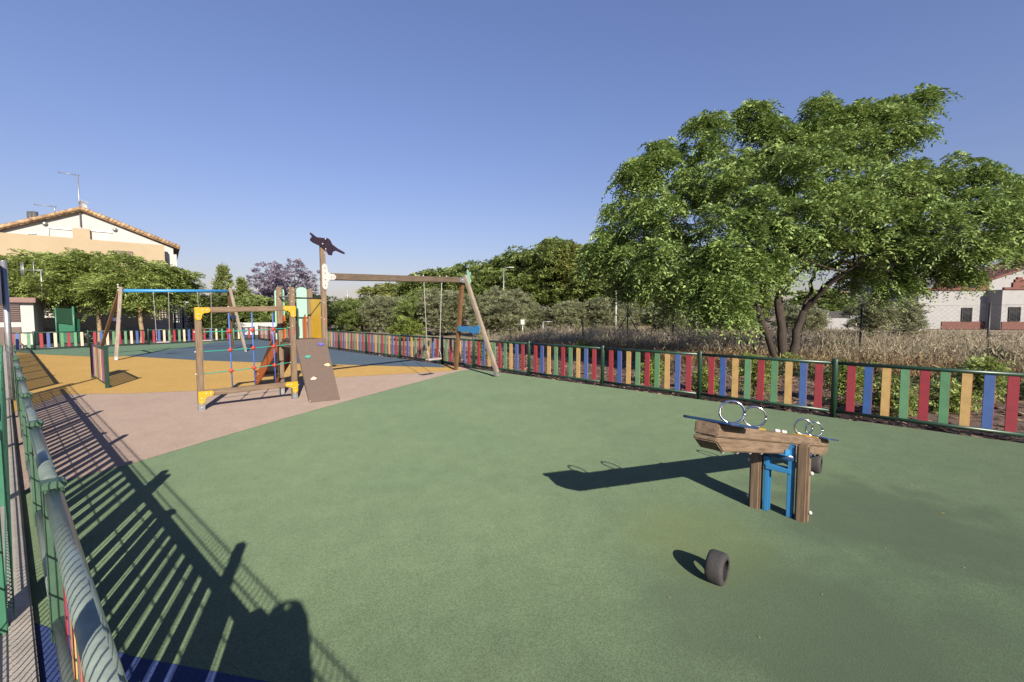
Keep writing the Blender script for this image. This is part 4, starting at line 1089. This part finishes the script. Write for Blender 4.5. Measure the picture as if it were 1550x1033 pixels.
dd = Vector((x1 - x0, 0, tz(385, 60) - e0)); L_ = dd.length
b = MB(); b.box((L_ / 2, 0, 0), (L_ + .8, 7, .22)); o = b.build('roof', MT['tilered'], t)
o.matrix_basis = Matrix.Translation((x0, 63, e0 + .14)) @ Matrix.Rotation(-math.atan2(dd.z, dd.x), 4, 'Y')
t = thing('white_house', 'distant white house over the garden wall right of the big tree stems', 'house', (gx(1290, 70), 70, 0))
x0, x1 = gx(1268, 70), gx(1322, 70)
b = MB(); b.box(((x0 + x1) / 2, 73, tz(445, 70) / 2), (x1 - x0, 6, tz(445, 70))); b.build('wall', MT['render_g'], t)
b = MB(); b.box(((x0 + x1) / 2, 73, tz(445, 70) + .15), (x1 - x0 + .5, 6.5, .3)); b.build('roof', MT['tileochre'], t, .03)
window(t, 1298, 460, 1.6, 1.6, 70, False)
t = thing('garden_wall', 'low white garden wall with dark gate between the big tree and the olives', 'wall', (gx(1260, 44), 44, 0))
b = MB()
for a_, c_, top in ((1236, 1252, 470), (1252, 1285, 482), (1285, 1400, 478)):
    xa, xc = gx(a_, 44), gx(c_, 44); b.box(((xa + xc) / 2, 44, tz(top, 44) / 2), (xc - xa, .25, tz(top, 44)))
b.build('wall', MT['render_g'], t)
b = MB(); b.box((gx(1269, 44), 44, tz(482, 44) + .35), (gx(1284, 44) - gx(1253, 44), .08, .7)); b.build('gate', MT['dark'], t)

# ------------------------------------------------------------------ beige house on the left
t = thing('beige_house', 'large beige house with white gable and ochre tiled roof', 'house', (-35, 38, 0))
ap = D(124, 322, 38); Lw = D(-190, 392, 34)
cR = Vector((-25.4, 32.2, 8.0)); cL = cR + (Vector((-31.8, 27.1, 8.0)) - cR) * 1.9
# front wall runs from far left to its right-hand corner
fd = Vector((cR.x - cL.x, cR.y - cL.y, 0)); fl = fd.length; fd.normalize(); fn = Vector((fd.y, -fd.x, 0))
b = MB()
def hw_(px, py):   # point on the front wall plane at a picture position
    r = ray(px, py); n_ = fn; t_ = (Vector((cR.x, cR.y, 0)) - Vector((0, 0, CAM_H))).dot(n_) / r.dot(n_)
    return Vector((0, 0, CAM_H)) + r * t_
def fu(p): return (Vector((p.x, p.y, 0)) - Vector((cL.x, cL.y, 0))).dot(fd)
pR = hw_(254, 372); pM = hw_(0, 352)
O = Vector((cL.x, cL.y, 0))
zl = pM.z + (pM.z - pR.z) / (fu(pM) - fu(pR)) * (0 - fu(pM))
b.prism([(0, 0), (fl, 0), (fl, pR.z), (fu(pM), pM.z), (0, zl)], O - fn * .2, fd, Z, fn, .4); b.build('wall', MT['render_b'], t)
# set-back gable
back = 1.0
def gw(px, py):
    r = ray(px, py); t_ = ((Vector((cR.x, cR.y, 0)) - fn * back) - Vector((0, 0, CAM_H))).dot(fn) / r.dot(fn)
    return Vector((0, 0, CAM_H)) + r * t_
A_ = gw(124, 320); Rr = gw(262, 376); Ll = gw(-150, 384)
b = MB(); b.prism([(fu(Ll), 0), (fu(Rr), 0), (fu(Rr), Rr.z), (fu(A_), A_.z), (fu(Ll), Ll.z)], O - fn * (back + .15), fd, Z, fn, .3); b.build('wall', MT['render_w'], t)
b = MB(); b.box(Vector((0, 0, 0)), (1, 1, 1)); b.v = []; b.f = []; b.m = []; b.sm = []
for P0, P1 in ((A_, gw(272, 378)), (A_, Ll)):
    p0_, p1_ = O + fd * fu(P0) + Z * (P0.z + .05), O + fd * fu(P1) + Z * (P1.z + .05)
    dv = (p1_ - p0_); Ln = dv.length; dv.normalize()
    nt = 26 if Ln < 14 else 60
    for dpt in (0,):
        m = (p0_ + p1_) / 2 - fn * (back + 4.5)
        upv = dv.cross(fn).normalized(); upv = upv if upv.z > 0 else -upv
        b.box(m, (Ln, 9.6, .12), rot=Matrix((dv, fn, upv)).transposed())
    for k in range(nt):
        c = p0_ + dv * (Ln * (k + .5) / nt) - fn * (back - .28) + Z * .08
        upv = dv.cross(fn).normalized(); upv = upv if upv.z > 0 else -upv
        b.tube([c - dv * Ln / nt * .6 , c + dv * Ln / nt * .5 + upv * .03], .13, n=8)
b.build('roof', MT['tileochre'], t)
# attic terrace openings, pier, pipes, aerials
def on_g(px, py, o=.02): q = gw(px, py); return q + fn * o
for (a_, c_, y0, y1) in ((73, 115, 345, 359), (132, 171, 349, 363), (41, 55, 353, 358)):
    q0, q1 = on_g(a_, y0), on_g(c_, y1); b = MB()
    b.box((q0 + Vector((q1.x, q1.y, q0.z))) / 2, ((Vector((q1.x, q1.y, 0)) - Vector((q0.x, q0.y, 0))).length, .10, .07), rot=Matrix((fd, fn, Z)).transposed())
    if a_ != 132: b.box(Vector((q0.x, q0.y, (q0.z + q1.z) / 2)), (.07, .10, q0.z - q1.z), rot=Matrix((fd, fn, Z)).transposed())
    b.build('attic_opening_trim', MT['zinc'], t)
q0, q1 = on_g(124, 347, .1), on_g(124, 366, .1); b = MB(); b.box((q0 + q1) / 2, (.85, .3, q0.z - q1.z), rot=Matrix((fd, fn, Z)).transposed()); b.build('pier', MT['render_b'], t)
for px in (68, 174): q = on_g(px, 339 if px == 68 else 348, .06); b = MB(); b.sphere(q, .14, n=10); b.build('wall_lamp', MT['zinc'], t)
q = hw_(188, 384) + fn * .03; b = MB(); b.box(q, (.9, .1, .35), rot=Matrix((fd, fn, Z)).transposed()); b.build('vent', MT['shutter'], t)
# right-hand side wall
b = MB(); cc_ = hw_(254, 372); b.box(Vector((cc_.x, cc_.y, 0)) - fn * 4.6 + fd * .35 + Z * (Rr.z - .5) / 2, (.3, 8, Rr.z - .5), rot=Matrix((fd, fn, Z)).transposed()); b.build('wall', MT['render_w'], t)
for px in (42, 48.5):
    q = gw(px, 335) - fn * .9; b = MB(); tz_ = gw(px, 317).z; b.tube([Vector((q.x, q.y, q.z - .6)), Vector((q.x, q.y, tz_))], .17, n=10); b.build('flue_pipe', MT['flue'], t)
def aerial(px, pyb, pyt, nm, lab, dish=False):
    q = gw(px, pyb); q = q + fn * .12; top = gw(px, pyt).z
    t_ = thing(nm, lab, 'aerial', q)
    b = MB(); b.tube([q, Vector((q.x, q.y, top))], .035, n=6); b.build('mast', MT['zinc'], t_)
    b = MB(); tp_ = Vector((q.x, q.y, top - .03)); b.tube([tp_ - fd * .95, tp_ + fd * .1], .02, n=5)
    for k in range(7): m = tp_ - fd * (.9 - .13 * k); b.tube([m - fn * .22, m + fn * .22], .012, n=4)
    b.build('antenna', MT['zinc'], t_)
    if dish:
        c = gw(126.5, 312) + fn * .3; b = MB(); ax = (fd * .75 + fn * .6 + Z * .25).normalized(); u = ax.cross(Z).normalized(); v = ax.cross(u)
        vs = [c - ax * .10]; fs = []
        for ring in (1, 2):
            for k in range(16): an = 2 * math.pi * k / 16; vs.append(c + (u * math.cos(an) + v * math.sin(an)) * (.29 * ring / 2) - ax * .08 * (1 - ring * ring / 4))
        for k in range(16): fs.append((0, 1 + k, 1 + (k + 1) % 16)); fs.append((1 + k, 17 + k, 17 + (k + 1) % 16, 1 + (k + 1) % 16))
        b.add(vs, fs, 0, True); b.tube([c - ax * .05 - v * .38, c + ax * .45], .015, n=5); b.build('dish', MT['white'], t_)
aerial(122.5, 344, 266, 'roof_aerial', 'tall television aerial with satellite dish at the gable peak', True)
aerial(84, 326, 313, 'roof_aerial', 'small aerial on the left slope of the ochre roof')

# ------------------------------------------------------------------ kiosk and street furniture on the left
kr = D(53, 500, 22.0); 
t = thing('kiosk', 'small white kiosk with brown roller shutter and reddish flat roof', 'kiosk', (gx(52.5, 22), 22, 0))
t.rotation_euler = (0, 0, R(40))
kh = tz(459, 22); kx0, kx1 = gx(-60, 22), gx(52.5, 22)
b = MB(); b.box(((kx0 + kx1) / 2, 23.2, kh / 2), (kx1 - kx0, 2.4, kh)); b.build('wall', MT['render_w'], t)
b = MB(); b.box(((kx0 + kx1) / 2, 23.15, kh + .13), (kx1 - kx0 + .25, 2.8, .26)); b.build('roof', MT['roofdull'], t, .02)
xa, xc = gx(-40, 22), gx(38.5, 22)
b = MB(); z0, z1 = tz(487, 22), tz(462, 22)
b.box(((xa + xc) / 2, 21.98, (z0 + z1) / 2), (xc - xa, .06, z1 - z0))
for k in range(9): b.tube([(xa, 21.945, z0 + (z1 - z0) * (k + .5) / 9), (xc, 21.945, z0 + (z1 - z0) * (k + .5) / 9)], .02, n=5)
b.build('shutter', MT['shutter'], t)
b = MB(); b.box(((xa + xc) / 2, 21.97, .45), (xc - xa, .05, .9)); b.build('panel', MT['shutter'], t)
p = Vector((kx1 - .15, 22.6, kh + .26)); 
t = thing('roof_aerial', 'thin television aerial on the white kiosk roof', 'aerial', p)
b = MB(); hh_ = tz(409, 22.6) - p.z; b.tube([p, p + Z * hh_], .03, n=6); b.build('mast', MT['zinc'], t)
b = MB(); tp_ = p + Z * (hh_ - .03); b.tube([tp_ + Vector((.1, 0, 0)), tp_ - Vector((1.35, 0, 0))], .018, n=5)
for dx_, up_, dn_ in ((.36, .48, .45), (.93, .43, .40), (1.0, .38, .38), (.88, .35, .35)): b.tube([tp_ + Vector((-dx_, 0, up_)), tp_ + Vector((-dx_, 0, -dn_))], .016, n=5)
b.build('antenna', MT['zinc'], t)
# white lattice fence and white wall of the street
t = thing('lattice_fence', 'white metal lattice fence on a low white wall behind the street trees', 'fence', (gx(55, 25), 25, 0))
def lattice(x0, y0, x1, y1, z0, z1, step=.16):
    b = MB(); p0_ = Vector((x0, y0, 0)); p1_ = Vector((x1, y1, 0)); L_ = (p1_ - p0_).length; d_ = (p1_ - p0_).normalized(); rot = Matrix((d_, Z.cross(d_), Z)).transposed()
    for i in range(int(L_ / step) + 1): b.box(p0_ + d_ * step * i + Z * (z0 + z1) / 2, (.065, .03, z1 - z0), rot=rot)
    for i in range(int((z1 - z0) / step) + 1): b.box((p0_ + p1_) / 2 + Z * (z0 + step * i), (L_, .036, .065), rot=rot)
    b.build('lattice_panel', MT['render_w'], t)
lattice(gx(52, 25), 25, gx(84, 25.5), 25.5, .75, tz(464, 25))
lattice(gx(236, 30), 30, gx(300, 31), 31, .95, tz(456, 30))
b = MB(); p0_, p1_ = Vector((gx(40, 25.2), 25.2, 0)), Vector((gx(225, 29.3), 29.3, 0)); d_ = (p1_ - p0_).normalized(); b.box((p0_ + p1_) / 2 + Z * .35, ((p1_ - p0_).length, .2, .7), rot=Matrix((d_, Z.cross(d_), Z)).transposed()); b.build('base_wall', MT['pave'], t)
b = MB(); p0_, p1_ = Vector((gx(232, 29.6), 29.6, 0)), Vector((gx(425, 34), 34, 0)); d_ = (p1_ - p0_).normalized(); b.box((p0_ + p1_) / 2 + Z * .46, ((p1_ - p0_).length, .2, .92), rot=Matrix((d_, Z.cross(d_), Z)).transposed()); b.build('base_wall', MT['render_w'], t)
for px in (265, 278, 300): p = Vector((gx(px, 29.5), 29.5, 0)); b = MB(); b.tube([p, p + Z * tz(450, 29.5)], .05, n=6); b.build('post', MT['dark'], t)
p = Vector((gx(95, 23), 23.6, 0))
t = thing('bin_shelter', 'dark green metal bin shelter with slanting lid under the street trees', 'bin shelter', p)
w_ = gx(108, 23) - gx(81, 23); h_ = tz(466, 23)
b = MB(); b.box(p + Z * (h_ * .34) + Vector((0, -.25, 0)), (w_ - .06, .30, h_ * .68)); b.build('body', MT['greenmesh'], t, .02)
b = MB(); b.prism([(-w_ / 2 - .02, .58 * h_), (w_ / 2 - .05, .52 * h_), (w_ / 2 - .05, h_ * .97), (-w_ / 2 - .02, h_ * .99)], p + Vector((0, -.45, 0)), Vector((1, 0, 0)), Z, Vector((0, 1, 0)), .05); b.build('lid', MT['green'], t, .01)
b = MB(); b.tube([p + Vector((w_ / 2, -.47, 0)), p + Vector((w_ / 2, -.47, h_ * 1.03))], .05, n=8); b.tube([p + Vector((-w_ / 2, -.47, 0)), p + Vector((-w_ / 2, -.47, h_))], .035, n=8); b.build('frame', MT['greenmesh'], t)
# clipped hedge behind the blue-beamed swing
hc = D(322, 470, 28.5)
t = thing('hedge', 'clipped dark green hedge with a brown dry top behind the blue-beamed swing', 'hedge', (hc.x, 28.5, 0))
n = 15000; P = np.stack([rng.uniform(gx(293, 28.5), gx(356, 29), n), rng.uniform(27.9, 29.2, n), rng.uniform(.1, tz(448, 28.5), n)], 1)
F = fronds(P[:2600], rng.normal(0, 1, (2600, 3)), .2, 3, .13, .03, .2); quads_mesh('foliage', F, LM['hedge'], t)
b = MB()
for k in range(6): x = gx(296 + 11 * k, 28.5); limb(b, (x, 28.5, 0), (x + .1, 28.5, 1.9), .05, .02)
b.build('stem', MT['bark'], t)

# ------------------------------------------------------------------ leaves fallen on the rubber floor
for px, py, s in ((605, 677, .016), (1380, 734, .02), (1427, 777, .022), (980, 779, .012), (742, 812, .012), (1160, 780, .014), (1013, 905, .012), (880, 905, .012), (640, 660, .012), (560, 745, .008), (905, 705, .009), (1290, 665, .010), (1340, 830, .011), (1245, 900, .010), (1460, 860, .012), (700, 900, .009), (820, 960, .009), (1150, 965, .010), (1505, 735, .010), (1090, 700, .008), (590, 690, .007), (770, 620, .008), (1420, 690, .010)):
    q = G(px, py, .006); a = random.uniform(0, 6.28); b = MB()
    pl = [(1, 0), (.4, .35), (-.5, .3), (-1, 0), (-.5, -.3), (.4, -.35)]
    s *= .62
    vs = [q + Vector((math.cos(a) * x - math.sin(a) * y, math.sin(a) * x + math.cos(a) * y, .0)) * s + Z * (.25 * s * abs(y)) for x, y in pl]
    b.add(vs, [tuple(range(6))]); tag(b.build('fallen_leaf', M_leaf if 'M_leaf' in globals() else globals().setdefault('M_leaf', M('fallen leaf', (.62, .50, .12), (.5, .38, .1)))), 'tiny yellow leaf fallen on the green rubber floor', 'leaf', 'fallen leaves on the green floor')

# ------------------------------------------------------------------ the person behind the wire fence whose shadow falls across the floor
pp = Vector((-.14, -.37, 0))
pt = thing('person', 'unseen person at the wire fence, dark hooded cape added to broaden the lower left shadow', 'person', pp)
def skin_body(name, joints, bones, mat, parent, root=0, sub=2):
    me = bpy.data.meshes.new(name); me.from_pydata([tuple(pp + Vector(j[0])) for j in joints], bones, [])
    o = bpy.data.objects.new(name, me); col.objects.link(o)
    m = o.modifiers.new("skin", 'SKIN'); m.use_smooth_shade = True
    for i, j in enumerate(joints):
        v = me.skin_vertices[0].data[i]; r = j[1]; v.radius = r if isinstance(r, tuple) else (r, r)
        v.use_root = (i == root)
    s_ = o.modifiers.new("subd", 'SUBSURF'); s_.levels = sub; s_.render_levels = sub
    me.materials.append(mat); place(o, parent); return o
J = [((0, 0, .66), (.10, .08)), ((0, 0, .80), (.10, .075)), ((0, -.01, .96), (.115, .08)), ((0, 0, 1.06), (.06, .055)), ((0, .005, 1.10), (.037, .037)), ((0, .015, 1.17), (.062, .072)), ((0, .02, 1.25), (.07, .08)), ((0, .015, 1.31), (.045, .05))]
Bn = [(0, 1), (1, 2), (2, 3), (3, 4), (4, 5), (5, 6), (6, 7)]
for sg in (-1, 1):
    i0 = len(J)
    J += [((sg * .13, 0, 1.01), .042), ((sg * .175, -.01, .83), .032), ((sg * .17, .07, .67), .024), ((sg * .165, .10, .61), (.022, .014))]
    Bn += [(2, i0), (i0, i0 + 1), (i0 + 1, i0 + 2), (i0 + 2, i0 + 3)]
    for f, (dx, ln_) in enumerate(((-.018, .058), (-.006, .066), (.006, .062), (.017, .05))):
        k = len(J); J += [((sg * .165 + dx * sg * .3, .112 + dx, .59), .0075), ((sg * .162 + dx * sg * .3, .122 + dx, .59 - ln_ * .5), .0065), ((sg * .157, .118 + dx, .59 - ln_), .0055)]
        Bn += [(i0 + 3, k), (k, k + 1), (k + 1, k + 2)]
    k = len(J); J += [((sg * .15, .13, .60), .008), ((sg * .142, .145, .575), .0065)]; Bn += [(i0 + 3, k), (k, k + 1)]
    k = len(J); J += [((sg * .065, 0, .58), .07), ((sg * .075, .02, .34), .045), ((sg * .078, -.01, .08), .032), ((sg * .08, .03, .035), (.035, .03)), ((sg * .085, .12, .025), (.035, .022))]
    Bn += [(0, k), (k, k + 1), (k + 1, k + 2), (k + 2, k + 3), (k + 3, k + 4)]
skinm = M('skin', (.55, .34, .25), (.5, .31, .23), rough=.5); shirt = M('dark shirt cloth', (.05, .055, .08), rough=.85); trous = M('dark trouser cloth', (.04, .045, .06), rough=.9); hairm = M('brown hair', (.05, .03, .02), rough=.7)
skin_body('body', J, Bn, skinm, pt)
T = [((0, 0, .62), (.108, .088)), ((0, 0, .80), (.108, .084)), ((0, -.01, .96), (.122, .088)), ((0, 0, 1.05), (.066, .06))]; TB = [(0, 1), (1, 2), (2, 3)]
for sg in (-1, 1):
    k = len(T); T += [((sg * .135, 0, 1.01), .054), ((sg * .165, -.01, .88), .045)]; TB += [(2, k), (k, k + 1)]
skin_body('shirt', T, TB, shirt, pt)
b = MB(); vs = []; fs = []; rings = [(1.15, .075, .07), (1.09, .12, .085), (1.03, .20, .11), (.92, .25, .13), (.78, .275, .145), (.66, .29, .155)]  # cape and hood added to broaden the unseen person's shadow on the floor
for z_, ra, rb in rings:
    for k in range(28):
        an = 2 * math.pi * k / 28; f_ = 1 + .05 * math.sin(an * 7) * (1.13 - z_) / .47
        vs.append(pp + Vector((math.cos(an) * ra * f_, math.sin(an) * rb * f_, z_)))
for i in range(len(rings) - 1):
    for k in range(28): fs.append((i * 28 + k, i * 28 + (k + 1) % 28, (i + 1) * 28 + (k + 1) % 28, (i + 1) * 28 + k))
b.add(vs, fs, 0, True)
vs = []; fs = []; rings = [(1.375, .02, .02), (1.36, .07, .075), (1.30, .10, .105), (1.22, .115, .115), (1.15, .13, .11), (1.10, .145, .10)]
for z_, ra, rb in rings:
    for k in range(28):
        an = 2 * math.pi * k / 28; vs.append(pp + Vector((math.cos(an) * ra, math.sin(an) * rb - .01, z_)))
for i in range(len(rings) - 1):
    for k in range(28):
        if 1 <= i <= 3 and 50 < 360 * (k + .5) / 28 < 130: continue
        fs.append((i * 28 + k, i * 28 + (k + 1) % 28, (i + 1) * 28 + (k + 1) % 28, (i + 1) * 28 + k))
b.add(vs, fs, 0, True); o = b.build('shadow_poncho', shirt, pt); o.modifiers.new('thick', 'SOLIDIFY').thickness = .006
T = [((0, 0, .68), (.106, .086)), ((0, 0, .60), (.11, .09))]; TB = [(0, 1)]
for sg in (-1, 1):
    k = len(T); T += [((sg * .067, 0, .54), .077), ((sg * .075, .02, .34), .054), ((sg * .078, -.01, .07), .045)]; TB += [(1, k), (k, k + 1), (k + 1, k + 2)]
skin_body('trousers', T, TB, trous, pt)
b = MB(); b.sphere(pp + Vector((0, -.002, 1.262)), .088, n=16, m=10, sc=(.92, 1.02, .95)); b.build('hair', hairm, pt)
b = MB()
b.tube([pp + Vector((0, .095, 1.225)), pp + Vector((0, .112, 1.195)), pp + Vector((0, .092, 1.187))], [.007, .012, .01], n=8)
for sg in (-1, 1): b.sphere(pp + Vector((sg * .072, .02, 1.205)), .02, n=8, m=6, sc=(.4, .8, 1.2))
b.build('face_features', skinm, pt)
for sg in (-1, 1): b = MB(); b.sphere(pp + Vector((sg * .026, .083, 1.222)), .011, n=8, m=6); b.build('eye', MT['dark'], pt)
b = MB(); b.tube([pp + Vector((-.02, .088, 1.158)), pp + Vector((0, .093, 1.156)), pp + Vector((.02, .088, 1.158))], .005, n=6); b.build('mouth', M('lips', (.42, .17, .14), rough=.5), pt)
pt.scale = (1.1, 1.1, 1.06)
